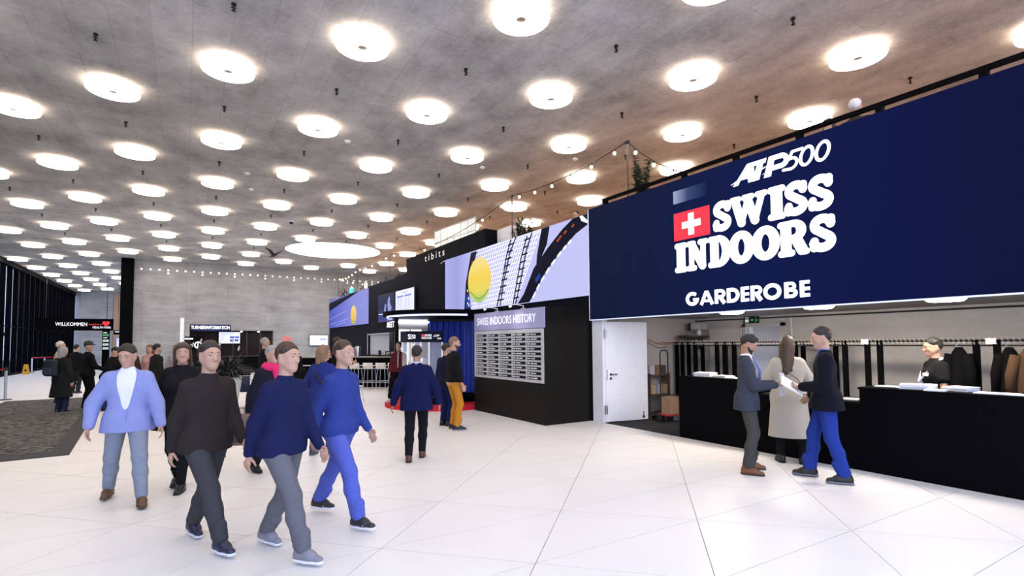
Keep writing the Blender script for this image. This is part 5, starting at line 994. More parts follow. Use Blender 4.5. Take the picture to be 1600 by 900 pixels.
def person(lab, loc, deg, H=1.75, sex='m', res=0.014, feet=((-.10, 0), (.10, 0)), toes=(0, 0), lift=(0, 0), hz=0.93, px=0.0, py=0.0, lean=0.0, side=0.0, hands=None, head=(0, 0), hair=('short', 'dark'),
           beard=None, skin=SKIN, top=None, bottom=None, shoes=(0.01, 0.01, 0.011), sole=None, shirt=None, group=None, grip=(0, 0), elbow=None, stocky=0.0, scarf=None, name='person', collar=None, ankle=0.10, hat=None, stripe=None, wfeet=None):
    """top = dict(col, hem, off, flare, name, open); bottom = dict(col, off, name). deg: 0 faces away from the camera, 90 to image right"""
    global NPEOPLE; NPEOPLE += 1
    s = H/1.75; root = thing(name, lab, 'person', loc, -R(32.1+deg), group); hb_ = res*1.0
    fem = sex == 'f'; sw = 0.142 if fem else 0.163
    if wfeet:
        ca, sa = math.cos(R(32.1+deg)), math.sin(R(32.1+deg)); feet = [((x-loc[0])*ca/s-(y-loc[1])*sa/s, (x-loc[0])*sa/s+(y-loc[1])*ca/s) for x, y in wfeet]
    P = V3(px, py, hz); cl, sl_ = math.cos(lean), math.sin(lean); t = V3(math.sin(side), sl_, cl); t /= np.linalg.norm(t); r = V3(1, 0, 0)-t*t[0]; r /= np.linalg.norm(r); f = np.cross(t, r)*-1
    f = np.cross(t, r); 
    if f[1] < 0: f = -f
    hip = [P+r*(-.092), P+r*.092]; C = P+t*.36; Wst = P+t*.17; N = P+t*.545; shd = [P+t*.462-r*sw, P+t*.462+r*sw]
    hd = hands or ((-.27, .04, .80), (.27, .04, .80)); foot = []; knee = []; ank = []
    for k in (0, 1):
        fd = V3(math.sin(toes[k]), math.cos(toes[k]), 0); a = V3(feet[k][0], feet[k][1], 0.085+lift[k]*0.9)
        kn, a2 = ik(hip[k], a, .435, .425, fd+V3(0, .2, 0)); knee.append(kn); ank.append(a2); foot.append(fd)
    elb = []; wr = []
    for k in (0, 1):
        sg = -1 if k == 0 else 1; pole = (elbow[k] if elbow else (sg*.5, -1, -.35)); e_, w_ = ik(shd[k], V3(*hd[k]), .30, .255, pole); elb.append(e_); wr.append(w_)
    HR = rotm(head[0], head[1]); HC = N+t*.05+V3(0, .015, .115)+HR@V3(0, .015, .03)-V3(0, .01, .02)
    hp = lambda x, y, z: HC+HR@V3(x, y, z)
    fl_ = lambda fk: (f, fk)
    def torso(S_, o, full=True):
        cw_ = 0.058 if fem else 0.070
        S_.rc(C-r*cw_, C+r*cw_, .112+o*.9+stocky*.6, k=.05, flat=fl_(1.34))
        for sg in (-1, 1): S_.rc(C+r*sg*.06, Wst+r*sg*(.045+stocky*.4), .112+o+stocky*.5, .103+o+stocky, k=.05, flat=fl_(1.2)); S_.rc(Wst+r*sg*.045, P+r*sg*.075-V3(0, 0, .01), .10+o+stocky, .112+o+(0.012 if fem else 0)+stocky*.5, k=.05, flat=fl_(1.12))
        S_.rc(P-r*.075-f*.02, P+r*.075-f*.02, .115+o, k=.05)
        S_.rc(shd[0]*.8+shd[1]*.2-t*.04, shd[1]*.8+shd[0]*.2-t*.04, .056+o, k=.06); S_.rc(N-t*.06, N, .062+o*.7, .054+o*.6, k=.05)
        S_.rc(N-t*.035, shd[0], .046+o*.7, .044+o*.8, k=.05); S_.rc(N-t*.035, shd[1], .046+o*.7, .044+o*.8, k=.05)
        if fem:
            for sg in (-1, 1): S_.rc(C+r*sg*.075+f*.075-t*.01, C+r*sg*.07+f*.085-t*.03, .058+o, k=.05)
    # ---- body
    B = SDF(); torso(B, -.012)
    for k in (0, 1):
        B.rc(shd[k], elb[k], .050, .040, k=.03).rc(elb[k], wr[k], .039, .027, k=.02)
        B.rc(hip[k], knee[k], .080, .053, k=.03); m_ = knee[k]*.65+ank[k]*.35; B.rc(knee[k], m_-foot[k]*.012, .050, .052, k=.03).rc(m_-foot[k]*.012, ank[k], .052, .034, k=.03); B.rc(ank[k], ank[k]+foot[k]*.10-V3(0, 0, .045), .034, .028, k=.03)
    B.rc(N-t*.03, hp(0, -.015, -.05), .058, .052, k=.03)
    B.rc(hp(0, -.022, .035), hp(0, .0, .03), .086, .080, k=.02, flat=(HR@V3(1, 0, 0), 1.12)); B.rc(hp(0, .035, .02), hp(0, .05, -.07), .062, .040, k=.03, flat=(HR@V3(1, 0, 0), 1.0)); B.rc(hp(0, .055, -.085), hp(0, .06, -.09), .030, k=.03)
    for sg in (-1, 1): B.rc(hp(sg*.03, .03, -.05), hp(sg*.05, -.01, -.03), .032, .03, k=.03); B.rc(hp(sg*.035, .066, -.012), hp(sg*.04, .06, -.02), .022, k=.02); B.rc(hp(sg*.076, -.012, .015), hp(sg*.078, -.008, -.03), .018, .011, k=.006, flat=(HR@V3(1, 0, 0), 1.9))
    B.rc(hp(-.03, .083, .035), hp(.03, .083, .035), .013, k=.02); B.rc(hp(0, .09, .015), hp(0, .112, -.022), .009, .0145, k=.012); B.rc(hp(-.010, .098, -.028), hp(.010, .098, -.028), .009, k=.01); B.rc(hp(-.018, .086, -.056), hp(.018, .086, -.056), .0085, k=.008); B.rc(hp(-.014, .083, -.068), hp(.014, .083, -.068), .009, k=.008)
    V, Q = B.mesh(res if res > 0.0105 else 0.0095); Vs = [V]; Qs = [Q]
    # ---- hands: palm, four curled fingers, a thumb
    for k in (0, 1):
        sg = -1 if k == 0 else 1; d = wr[k]-elb[k]; d /= np.linalg.norm(d); g = grip[k]
        up_ = V3(-sg, 0.15, 0) if not g else V3(-sg*.5, 0, .85); pn = up_-d*(up_@d); pn /= np.linalg.norm(pn); sd = np.cross(d, pn)*(1 if k == 0 else 1); sd /= np.linalg.norm(sd)
        th = sd if (sd[1]+sd[2]*.3 > 0 if not g else (sd@V3(-sg, 0, 0) > 0)) else -sd
        Hn = SDF(); Hn.rc(wr[k]-d*.06, wr[k], .030, .025, k=.02, flat=(pn, 1.1)); Hn.rc(wr[k]+d*.01, wr[k]+d*.075, .025, .026, k=.02, flat=(pn, 1.7)); Hn.rc(wr[k]+d*.07+th*.028, wr[k]+d*.075-th*.028, .016, .015, k=.015, flat=(pn, 1.15))
        cu = 0.55 if not g else 1.1
        for q_, (o_, L_) in enumerate(((.030, .072), (.010, .080), (-.010, .074), (-.029, .058))):
            b0 = wr[k]+d*.083+th*o_; d1 = d*math.cos(cu*.5)+pn*math.sin(cu*.5); d2 = d*math.cos(cu*1.3)+pn*math.sin(cu*1.3); b1 = b0+d1*L_*.5; b2 = b1+d2*L_*.32; d3 = d*math.cos(cu*1.8)+pn*math.sin(cu*1.8); b3 = b2+d3*L_*.26
            Hn.rc(b0, b1, .0088, .008, k=.004).rc(b1, b2, .008, .0075, k=.004).rc(b2, b3, .0075, .0062, k=.004)
        tb0 = wr[k]+d*.025+th*.024+pn*.006; tb1 = tb0+(d*.6+th*.75+pn*.35)/1.02*.042; tb2 = tb1+(d*.85+th*.25+pn*.5)*.034; Hn.rc(tb0, tb1, .0135, .011, k=.008).rc(tb1, tb2, .0105, .0085, k=.004)
        v, q_ = Hn.mesh(0.0055 if res < 0.0105 else 0.008); Qs.append(q_+sum(len(x) for x in Vs)); Vs.append(v)
    link('body', np_mesh('body', np.concatenate(Vs)*s, np.concatenate(Qs), skin), root)
    def part(nm, S_, M_, h=None, parent=root):
        v, q_ = S_.mesh(h or res); 
        if len(q_) == 0: return None
        return link(nm, np_mesh(nm, v*s, q_, M_), parent)
    # ---- eyes
    if res < 0.016:
        for sg in (-1, 1):
            e_ = MB().lathe([(0, -.010), (.007, -.007), (.010, 0), (.007, .007), (0, .010)], 10); c_ = hp(sg*.031, .0835, .014); e_.v = [((x*1.3+c_[0])*s, (y+c_[1])*s, (z*.7+c_[2])*s) for x, y, z in e_.v]; e_.build('eye', EYE, root, True)
        if res < 0.0125:
            for sg in (-1, 1): MB().tube([hp(sg*.046, .082, .036)*s, hp(sg*.03, .094, .041)*s, hp(sg*.016, .096, .037)*s], [.003, .005, .0045], 6).build('eyebrow', hairm(hair[1]), root)
    # ---- trousers
    if bottom:
        T_ = SDF(); o = bottom.get('off', .016); T_.rc(P-r*.075, P+r*.075, .115+o*.8+stocky*.4, k=.05, flat=fl_(1.05)); T_.rc(P+t*.1-r*.05, P+t*.1+r*.05, .10+o*.8+stocky, k=.05, flat=fl_(1.05)); sh_ = bottom.get('short')
        for k in (0, 1):
            T_.rc(hip[k]-V3(0, 0, .02), knee[k], .088+o, .058+o, k=.035); m_ = knee[k]*.6+ank[k]*.4; T_.rc(knee[k], m_-foot[k]*.012, .056+o, .055+o, k=.03); T_.rc(m_-foot[k]*.012, ank[k]+V3(0, 0, ankle-.085), .055+o, .040+o, k=.03)
            for j_ in range(3): T_.rc(ank[k]*(.93-.12*j_)+knee[k]*(.07+.12*j_)+foot[k]*(.02+.01*j_), ank[k]*(.90-.12*j_)+knee[k]*(.10+.12*j_)-foot[k]*.02, .040+o, k=.012)
        T_.plane(P+t*.13, t)
        part('trousers', T_, cloth(bottom.get('name', 'b%d' % NPEOPLE), bottom['col'], bottom.get('var', .12)))
    # ---- shoes
    SHM = mat('shoe_%d' % NPEOPLE, shoes, 0.45, var=0.15, scale=30); SOM = mat('sole_%d' % NPEOPLE, sole or tuple(c*.6 for c in shoes), 0.6)
    for k in (0, 1):
        a = ank[k]; fd = foot[k]; lf = lift[k]; up2 = V3(0, 0, 1); dn = fd*math.cos(lf*3)-up2*math.sin(lf*3)*1.0; dn /= np.linalg.norm(dn); un = np.cross(np.cross(dn, up2), dn); un /= np.linalg.norm(un)
        g0 = a-un*.085; q = lambda y, z: g0+dn*y+un*z; sd = np.cross(dn, un)
        Sh = SDF(); Sh.rc(q(-.045, .042), q(.06, .045), .040, .043, k=.03); Sh.rc(q(.05, .040), q(.155, .028), .042, .034, k=.03, flat=(un, 1.15)); Sh.rc(q(-.03, .09), q(-.02, .05), .041, .042, k=.03); Sh.rc(q(0, .085), q(.08, .05), .036, .036, k=.03); Sh.plane(q(0, .016), -un); Sh.plane(q(0, .112), un)
        so = part('shoe', Sh, SHM, min(res, .011)); S2 = SDF(); S2.rc(q(-.045, .012), q(.055, .012), .046, .048, k=.02); S2.rc(q(.055, .012), q(.155, .012), .048, .040, k=.02); S2.plane(q(0, .0), -un); S2.plane(q(0, .024 if sole else .02), un); part('sole', S2, SOM, .010, so)
        if stripe:
            for yy in (.050, .078): MB().tube([(q(yy+.012, .030)+sd*.043)*s, (q(yy, .060)+sd*.036)*s, (q(yy-.01, .078)+sd*.012)*s], .007, 6).build('stripe', mat('stripe_white', stripe, 0.5), so); MB().tube([(q(yy+.012, .030)-sd*.043)*s, (q(yy, .060)-sd*.036)*s, (q(yy-.01, .078)-sd*.012)*s], .007, 6).build('stripe', mat('stripe_white', stripe, 0.5), so)
    # ---- upper garment
    if top:
        o = top.get('off', .022); J = SDF(); torso(J, o*.8)
        for k in (0, 1):
            cuff = wr[k]-(wr[k]-elb[k])/np.linalg.norm(wr[k]-elb[k])*top.get('cuff', .01)
            if top.get('sleeve', 'long') == 'long':
                J.rc(shd[k], elb[k], .050+o, .043+o, k=.04).rc(elb[k], cuff, .042+o, .032+o*.7, k=.02)
                ee = elb[k]; J.rc(ee*.8+shd[k]*.2, ee*.9+cuff*.1, .045+o, k=.012); J.rc(ee*.72+cuff*.28, ee*.66+cuff*.34, .044+o*.9, k=.010)
            else: J.rc(shd[k], shd[k]*.45+elb[k]*.55, .058+o, .056+o, k=.035)
        hem = top.get('hem', hz-.08); fl2 = top.get('flare', 0.0); Lh = P[2]-hem
        if Lh > 0.02:
            hc = V3(P[0]+(0), P[1]-.01, hem-.06)
            w_ = .075+fl2*.6
            for sg in (-1, 1): J.rc(P+r*sg*.075, hc+V3(1, 0, 0)*sg*w_, .118+o+stocky*.5, .12+o+fl2, k=.06, flat=fl_(1.12))
            J.rc(P, hc, .12+o, .13+o+fl2, k=.06)
            if fl2 > .02:
                for q_ in range(7):
                    a_ = q_*2*PI/7+.4; e_ = hc+V3(math.cos(a_)*(w_+.10+fl2*.8), math.sin(a_)*(.10+fl2*.8), 0); J.rc(P+(e_-hc)*.5, e_, .03, .035, k=.05)
        J.plane(V3(0, 0, hem), V3(0, 0, -1)); J.plane(N+t*(.035 if top.get('collar', 1) else .0), t)
        if shirt is not None:
            J.rc(N+f*.10+t*.03, P+t*top.get('vdepth', .25)+f*.16, top.get('vw', .075), .02, op='s')
        M_ = cloth(top.get('mname', 't%d' % NPEOPLE), top['col'], top.get('var', .12), scale=top.get('scale', 60))
        jo = part(top.get('name', 'jacket'), J, M_)
        if shirt is not None:
            H2 = SDF(); torso(H2, o*.35); H2.rc(N-t*.02, N+t*.045+f*.005, .066, .060, k=.02); H2.plane(N+t*.05, t); H2.plane(V3(0, 0, P[2]+.02), V3(0, 0, -1))
            part('shirt', H2, cloth('shirt%d' % NPEOPLE, shirt, .05))
            for k in (0, 1):
                dw = (wr[k]-elb[k])/np.linalg.norm(wr[k]-elb[k]); MB().tube([(wr[k]-dw*.03)*s, (wr[k]+dw*.012)*s], [.036*s, .035*s], 14).build('cuff', cloth('shirt%d' % NPEOPLE, shirt, .05), root, True, 40)
        if collar is not None:
            K_ = SDF(); K_.rc(N-t*.015-f*.01, N+t*.05+f*.012, .072, .064, k=.01); K_.plane(N+t*.055, t); K_.rc(N+t*.1+f*.02, N+t*.03+f*.02, .056, op='s'); part('collar', K_, cloth('collar%d' % NPEOPLE, collar, .05))
    if scarf is not None:
        K_ = SDF(); K_.rc(N+t*.02-f*.03-r*.05, N+t*.02-f*.03+r*.05, .058, k=.03); K_.rc(N+t*.01+f*.05-r*.05, N+t*.01+f*.05+r*.05, .052, k=.03); K_.rc(N-r*.085, N-r*.085+f*.03, .06, k=.03); K_.rc(N+r*.085, N+r*.085+f*.03, .06, k=.03); K_.rc(N+f*.09, C+f*.15, .05, .04, k=.03); part('scarf', K_, cloth('scarf%d' % NPEOPLE, scarf, .15))
    # ---- hair
    st, hcol = hair
    if st:
        Hh = SDF(); yl = HR@V3(0, 1, 0); zl = HR@V3(0, 0, 1); xl = HR@V3(1, 0, 0); Hh.rc(hp(0, -.028, .038), hp(0, .0, .048), .0915, .0860, k=.02, flat=(xl, 1.15 if st in ('short', 'quiff') else 1.08))
        rh = random.Random(NPEOPLE)
        for q_ in range(46):
            a_ = rh.uniform(0, 2*PI); el = rh.uniform(.15, 1.45); dv = V3(math.cos(a_)*math.cos(el)*.92, math.sin(a_)*math.cos(el), math.sin(el)); p0 = V3(0, -.014, .042)+dv*.084; tv_ = np.cross(dv, V3(.35, .2, 1)); tv_ /= np.linalg.norm(tv_)
            if p0[1]-.42*p0[2] > .024 and st != 'quiff': continue
            Hh.rc(hp(*(p0-tv_*.02)), hp(*(p0+tv_*.02+dv*.004)), .0125, .0085, k=.008)
        if st == 'quiff': Hh.rc(hp(-.032, .058, .102), hp(.032, .052, .106), .026, k=.03); Hh.rc(hp(-.03, .0, .125), hp(.03, -.01, .125), .02, k=.03)
        cutn = yl*1.0-zl*.42; Hh.plane(hp(0, .032, 0), cutn)
        Hh.plane(hp(0, -.05, -.052), -zl-yl*.35)
        if st in ('long', 'bob', 'mid'):
            L_ = {'long': .36, 'mid': .22, 'bob': .13}[st]; wd = .060
            Hh.ops = [o_ for o_ in Hh.ops if o_[0] != 'p']
            Hh.plane(hp(0, .034, 0), cutn)
            Hh.rc(hp(-wd, -.04, -.02), hp(-wd*1.1, -.055, -L_), .042, .032, k=.03); Hh.rc(hp(wd, -.04, -.02), hp(wd*1.1, -.055, -L_), .042, .032, k=.03); Hh.rc(hp(0, -.06, 0), hp(0, -.085, -L_-.02), .075, .05, k=.03)
            for sg in (-1, 1): Hh.rc(hp(sg*.074, .015, .04), hp(sg*.08, .0, -.09 if st != 'bob' else -.07), .022, .018, k=.02)
            Hh.rc(hp(-.04, .05, .085), hp(.04, .05, .085), .024, k=.03)
        if st == 'pony': Hh.rc(hp(0, -.10, .03), hp(0, -.15, -.10), .035, .022, k=.02)
        part('hair', Hh, hairm(hcol), min(res, .012))
    if beard:
        Bd = SDF(); Bd.rc(hp(0, .035, .02), hp(0, .051, -.071), .0645, .0435, k=.03, flat=(HR@V3(1, 0, 0), 1.0)); Bd.rc(hp(0, .056, -.086), hp(0, .061, -.092), .033, k=.03)
        for sg in (-1, 1): Bd.rc(hp(sg*.03, .032, -.052), hp(sg*.052, -.008, -.02), .034, .031, k=.03)
        Bd.plane(hp(0, .09, -.040), HR@V3(0, .28, 1)); Bd.rc(hp(-.016, .105, -.062), hp(.016, .105, -.062), .011, op='s'); part('beard', Bd, hairm(beard), min(res, .010))
    if hat:
        Ht = SDF(); Ht.rc(hp(0, -.024, .055), hp(0, .005, .055), .100, .096, k=.02, flat=(HR@V3(1, 0, 0), 1.08)); Ht.plane(hp(0, .0, .035), -(HR@V3(0, 0, 1)));  Ht.rc(hp(-.04, .12, .045), hp(.04, .12, .045), .03, k=.01, flat=(HR@V3(0, 0, 1), 3.0)); part('cap', Ht, cloth('cap%d' % NPEOPLE, hat), min(res, .012))
    wpos = lambda p: tuple((root.matrix_basis @ Vector([c*s for c in p])))
    root.rotation_euler = (0, 0, -R(32.1+deg)); mw = Matrix.Translation(Vector(loc)) @ Matrix.Rotation(-R(32.1+deg), 4, 'Z')
    return dict(root=root, s=s, wr=wr, elb=elb, C=C, N=N, P=P, t=t, f=f, r=r, shd=shd, hp=hp, knee=knee, W=lambda p: mw @ Vector([c*s for c in p]))
BLK = (0.006, 0.006, 0.007); NAVY = (0.006, 0.009, 0.035); JEAN = (0.035, 0.06, 0.26)
# -------- right group at the counter
p = person('man in a grey tweed jacket reading a handheld terminal by the black counter', (6.27, 4.20, 0), 112, 1.77, res=.0095, wfeet=((6.42, 4.28), (6.13, 4.12)), toes=(-.10, .15), head=(0, .52), hair=('quiff', 'black'), beard='black', skin=SKIN2,
    hands=((-.13, .33, 1.13), (.12, .33, 1.13)), grip=(1, 1), elbow=((-.35, -1, -.5), (.35, -1, -.5)), top=dict(col=(0.045, 0.050, 0.068), hem=.80, off=.018, flare=.02, name='jacket', var=.6, scale=160, vdepth=.20), shirt=(0.80, 0.80, 0.88), bottom=dict(col=(0.055, 0.056, 0.050), off=.012), shoes=(0.17, 0.055, 0.015), sole=(0.03, 0.02, 0.012))
c = p['W']((0.02, .50, 1.16)); hh = thing('handheld_terminal', 'dark handheld terminal with a white screen held by the man in grey tweed', 'terminal', c, -R(32.1+112)); mt = Matrix.Rotation(R(-28), 4, 'X')
MB().box(-.04, .04, -.09, .09, -.012, .012, M=mt).build('casing', mat('terminal_navy', (0.01, 0.012, 0.03), 0.4), hh); MB().box(-.032, .032, -.035, .075, .0125, .014, M=mt).build('display', screen('term_white', (225, 226, 235), 0.8), hh)
c = p['W']((-.10, .42, 1.14)); pp_ = thing('brochure', 'open white brochure held in the hand of the man in grey tweed', 'brochure', c, -R(32.1+112)); MB().add([(-.10, -.02, -.16), (0, .03, -.17), (0, .03, .13), (-.10, -.02, .14), (.09, -.03, -.15), (.09, -.03, .13)], [(0, 1, 2, 3), (1, 4, 5, 2)]).build('pages', PAPER, pp_); MB().add([(-.085, -.016, .09), (-.02, .016, .09), (-.02, .016, .11), (-.085, -.016, .11)], [(0, 1, 2, 3)]).build('print', mat('ink', (0.05, 0.05, 0.06), 0.8), pp_)
MB().tube([p['hp'](0, 0, 0)*0+(p['N']+p['f']*.085+p['t']*.005)*p['s'], (p['C']+p['f']*.165+p['t']*.02)*p['s'], (p['P']+p['t']*.22+p['f']*.155)*p['s']], [.012, .018, .022], 8).build('tie', mat('tie_violet', (0.16, 0.17, 0.36), 0.6), p['root'], True)

p = person('woman in a long cream coat with long brown hair, back turned, at the counter', (7.24, 4.20, 0), 22, 1.74, 'f', res=.0095, feet=((-.12, -.02), (.15, -.04)), toes=(-.25, .3), head=(.35, .12), hair=('long', 'brown'), hands=((-.18, .30, 1.06), (.20, .32, 1.06)), grip=(1, 1), elbow=((-.8, -.6, -.5), (.8, -.6, -.5)),
    top=dict(col=(0.43, 0.39, 0.33), hem=.36, off=.032, flare=.035, name='coat', var=.06), bottom=dict(col=BLK, off=.006), shoes=(0.008, 0.008, 0.008), ankle=.19)
a = p['N']-p['r']*.13+p['f']*.02; pts = [a+p['f']*.05+p['t']*.02, a-p['f']*.05+p['t']*.01, p['C']-p['f']*.165-p['r']*.03, p['P']+p['t']*.25-p['f']*.155+p['r']*.10, p['P']+p['t']*.12+p['r']*.20]
bg_ = thing('shoulder_bag', 'dark strap and little bag worn across the cream coat', 'bag', p['W'](p['P']+p['t']*.02+p['r']*.22+p['f']*.05), -R(32.1+22)); off_ = p['P']+p['t']*.02+p['r']*.22+p['f']*.05
MB().tube([(q_-off_)*p['s'] for q_ in pts], .006, 6).build('strap', mat('strap_brown', (0.12, 0.085, 0.06), 0.6), bg_); bevel_box('pouch', (0.05, 0.2, 0.15), mat('bag_black', (0.02, 0.016, 0.014), 0.5), bg_, (0.03, 0, 0), 0.02, 3)

p = person('man in a dark coat and bright blue jeans facing the woman in the cream coat', (6.70, 3.42, 0), -62, 1.84, res=.0095, wfeet=((6.66, 3.21), (6.69, 3.64)), toes=(-.10, .05), head=(-.1, .15), hair=('short', 'dark'), hands=((-.12, .24, 1.08), (.26, .14, .95)), grip=(1, 0), elbow=((-.6, -1, -.5), (.6, -1, -.3)), top=dict(col=(0.005, 0.006, 0.012), hem=.82, off=.034, flare=.03, name='coat', vdepth=.38), shirt=(0.10, 0.14, 0.42), bottom=dict(col=(0.018, 0.042, 0.26), off=.014, var=.4), shoes=(0.010, 0.010, 0.011), sole=(0.16, 0.16, 0.19))
c = p['W']((-.06, .35, 1.08)); lf = thing('flyers', 'white flyers held out between the blue-jeans man and the cream coat', 'flyers', c, -R(32.1-62)); mt = Matrix.Rotation(R(-24), 4, 'Y') @ Matrix.Rotation(R(35), 4, 'X')
for k in range(3): MB().box(-.10+.012*k, .10+.012*k, -.14, .14, -.004+.006*k, .0+.006*k, M=mt).build('sheet', PAPER, lf)

p = person('attendant with short dark hair and a white lanyard behind the counter', (8.36, 2.86, 0), -72, 1.70, 'f', res=.0105, head=(0, .12), hair=('short', 'black'), skin=SKIN2, hands=((-.24, .18, .92), (.22, .14, .92)), top=dict(col=BLK, hem=.84, off=.024, name='polo_shirt', sleeve='short'), bottom=dict(col=BLK), stocky=.015)
ly = p['N']; LY = mat('lanyard_white', (0.62, 0.64, 0.80), 0.7)
mb = MB()
for sg in (-1, 1): mb.tube([(q_*p['s']) for q_ in (ly-p['f']*.075+p['t']*.03, ly+p['r']*sg*.085+p['t']*.015-p['f']*.02, p['C']+p['r']*sg*.09+p['f']*.13+p['t']*.03, p['C']+p['f']*.20-p['t']*.10, p['P']+p['t']*.2+p['f']*.17)], .014, 6)
mb.build('lanyard', LY, p['root']); mb = MB(); c_ = (p['C']-p['r']*.105+p['f']*.13+p['t']*.0)*p['s']; mb.box(c_[0]-.02, c_[0]+.04, c_[1]-.02, c_[1]+.05, c_[2]-.02, c_[2]+.02); mb.build('badge', LY, p['root'])

# -------- centre
person('man in a navy suit walking away toward the trophy display', (2.93, 7.36, 0), -6, 1.66, res=.0115, feet=((-.10, -.20), (.08, .12)), toes=(-.05, .08), lift=(.0, .0), hz=.915, lean=.05, head=(.1, 0), hair=('short', 'black'), skin=SKIN2, hands=((-.36, .02, .86), (.34, .06, .86)), elbow=((-1, -.7, -.1), (1, -.7, -.1)), top=dict(col=(0.006, 0.009, 0.055), hem=.76, off=.030, flare=.03, name='suit_jacket'), shirt=None, collar=(0.5, 0.6, 0.8), bottom=dict(col=(0.008, 0.008, 0.012), off=.014), shoes=(0.09, 0.030, 0.018), stocky=.02)
person('bearded man in a black sweater and mustard trousers before the plaque panel', (4.52, 9.40, 0), 62, 1.80, res=.0115, feet=((-.09, .02), (.11, .02)), toes=(.0, .35), head=(.35, .05), hair=('short', 'sand'), beard='brown', hands=((-.24, .02, .84), (.25, .08, .87)), elbow=((-.6, -1, 0), (.9, -1, 0)), top=dict(col=BLK, hem=.92, off=.024, name='sweater'), collar=(0.10, 0.13, 0.20), bottom=dict(col=(0.50, 0.215, 0.022), off=.010, var=.15), shoes=(0.008, 0.008, 0.01), sole=(0.35, 0.36, 0.4))
person('person in navy trousers standing hidden behind the mustard-trousered man', (4.62, 9.98, 0), 40, 1.68, res=.014, feet=((-.09, 0), (.09, 0)), head=(.3, 0), hair=('short', 'dark'), top=dict(col=(0.008, 0.010, 0.03), hem=.86, name='jacket'), bottom=dict(col=(0.007, 0.012, 0.065)), shoes=(0.008, 0.008, 0.01))
p = person('smiling hostess in a maroon jacket stepping onto the red stage', (5.12, 14.05, 0.10), 178, 1.66, 'f', res=.013, feet=((-.06, .0), (.30, .05)), toes=(-.1, .4), hz=.90, px=.05, head=(.25, 0), hair=('short', 'brown'), hands=((-.25, .10, .85), (.30, .05, .85)), top=dict(col=(0.095, 0.014, 0.020), hem=.86, name='jacket'), collar=(0.7, 0.68, 0.68), bottom=dict(col=BLK, off=.010), shoes=(0.75, 0.73, 0.72), sole=(0.8, 0.8, 0.8))
MB().tube([p['N']*p['s']+p['f']*.07, (p['C']+p['f']*.155)*p['s'], (p['P']+p['t']*.1+p['f']*.15)*p['s']], .012, 6).build('zip', mat('zip_white', (0.8, 0.78, 0.78), 0.5), p['root'])

# -------- left centre
p = person('woman with blond bob, blue knit jacket and jeans, back turned near the bar', (1.83, 8.50, 0), 12, 1.66, 'f', res=.0115, feet=((-.13, -.05), (.14, .0)), toes=(-.2, .55), head=(.5, .05), hair=('bob', 'sand'), hands=((-.20, .22, 1.02), (.34, .12, .92)), elbow=((-.9, -.6, -.3), (1, -.5, -.2)), top=dict(col=(0.022, 0.035, 0.19), hem=.86, off=.030, name='knit_jacket', var=.5, scale=90), bottom=dict(col=(0.04, 0.07, 0.24), off=.014, var=.3), shoes=(0.05, 0.06, 0.11), sole=(0.10, 0.11, 0.16), stocky=.015)
MB().tube([q_*p['s'] for q_ in (p['N']-p['r']*.12+p['t']*.02, p['C']-p['f']*.155-p['r']*.02, p['P']+p['t']*.2-p['f']*.15+p['r']*.12)], .018, 6).build('strap', mat('strap_black', (0.01, 0.01, 0.012), 0.7), p['root'])
person('tall man in a black sweater facing right in front of the bar', (3.36, 14.0, 0), 78, 1.86, res=.0135, feet=((-.09, -.06), (.10, .10)), toes=(0, .1), head=(0, 0), hair=('short', 'dark'), hands=((-.22, .34, 1.16), (.22, .38, 1.14)), grip=(1, 1), top=dict(col=BLK, hem=.90, name='sweater'), bottom=dict(col=(0.03, 0.028, 0.03)), shoes=(0.008, 0.008, 0.008), sole=(0.3, 0.3, 0.3))
person('older grey-haired woman with a bright pink scarf and dark coat walking right', (0.98, 7.72, 0), 120, 1.68, 'f', res=.012, feet=((-.08, .22), (.10, -.18)), toes=(-.1, .1), lift=(0, .02), hz=.91, lean=.04, head=(0, .05), hair=('short', 'grey'), hands=((-.26, .22, .88), (.27, -.08, .82)), top=dict(col=(0.012, 0.012, 0.022), hem=.66, off=.032, flare=.03, name='coat'), scarf=(0.72, 0.03, 0.14), bottom=dict(col=(0.012, 0.012, 0.016)), shoes=(0.012, 0.011, 0.011))
person('grey-haired tall man behind the pink scarf, in a dark jacket', (1.78, 15.2, 0), 70, 1.86, res=.016, head=(.2, 0), hair=('short', 'grey'), top=dict(col=BLK, hem=.85, name='jacket'), bottom=dict(col=BLK))
person('dark-haired woman in a black top between the grey man and the blond bob', (2.22, 14.75, 0), 120, 1.66, 'f', res=.016, head=(-.2, .1), hair=('long', 'dark'), top=dict(col=BLK, hem=.85, name='jacket'), bottom=dict(col=NAVY))
person('brown-haired person bending over near the bar, in a black coat', (2.85, 16.2, 0), -80, 1.70, res=.016, head=(0, .4), lean=.3, hz=.90, hair=('short', 'brown'), hands=((-.2, .35, .95), (.2, .35, .95)), top=dict(col=BLK, hem=.75, flare=.03, name='coat'), bottom=dict(col=BLK))
p = person('man in a pale blue jacket, white shirt and faded jeans with brown boots', (-0.52, 7.15, 0), 155, 1.72, res=.011, wfeet=((-0.36, 6.85), (-0.70, 7.46)), toes=(-.25, .05), hz=.905, head=(.2, .35), hair=('short', 'dark'), lean=.05, hands=((-.33, .10, .84), (.33, .08, .86)), elbow=((-1, -.6, -.1), (1, -.6, -.1)), top=dict(col=(0.27, 0.31, 0.62), hem=.78, off=.032, flare=.03, name='jacket', vdepth=.02, vw=.11), shirt=(0.82, 0.83, 0.95), bottom=dict(col=(0.24, 0.28, 0.36), off=.016, var=.25), shoes=(0.13, 0.065, 0.035), sole=(0.10, 0.05, 0.03))
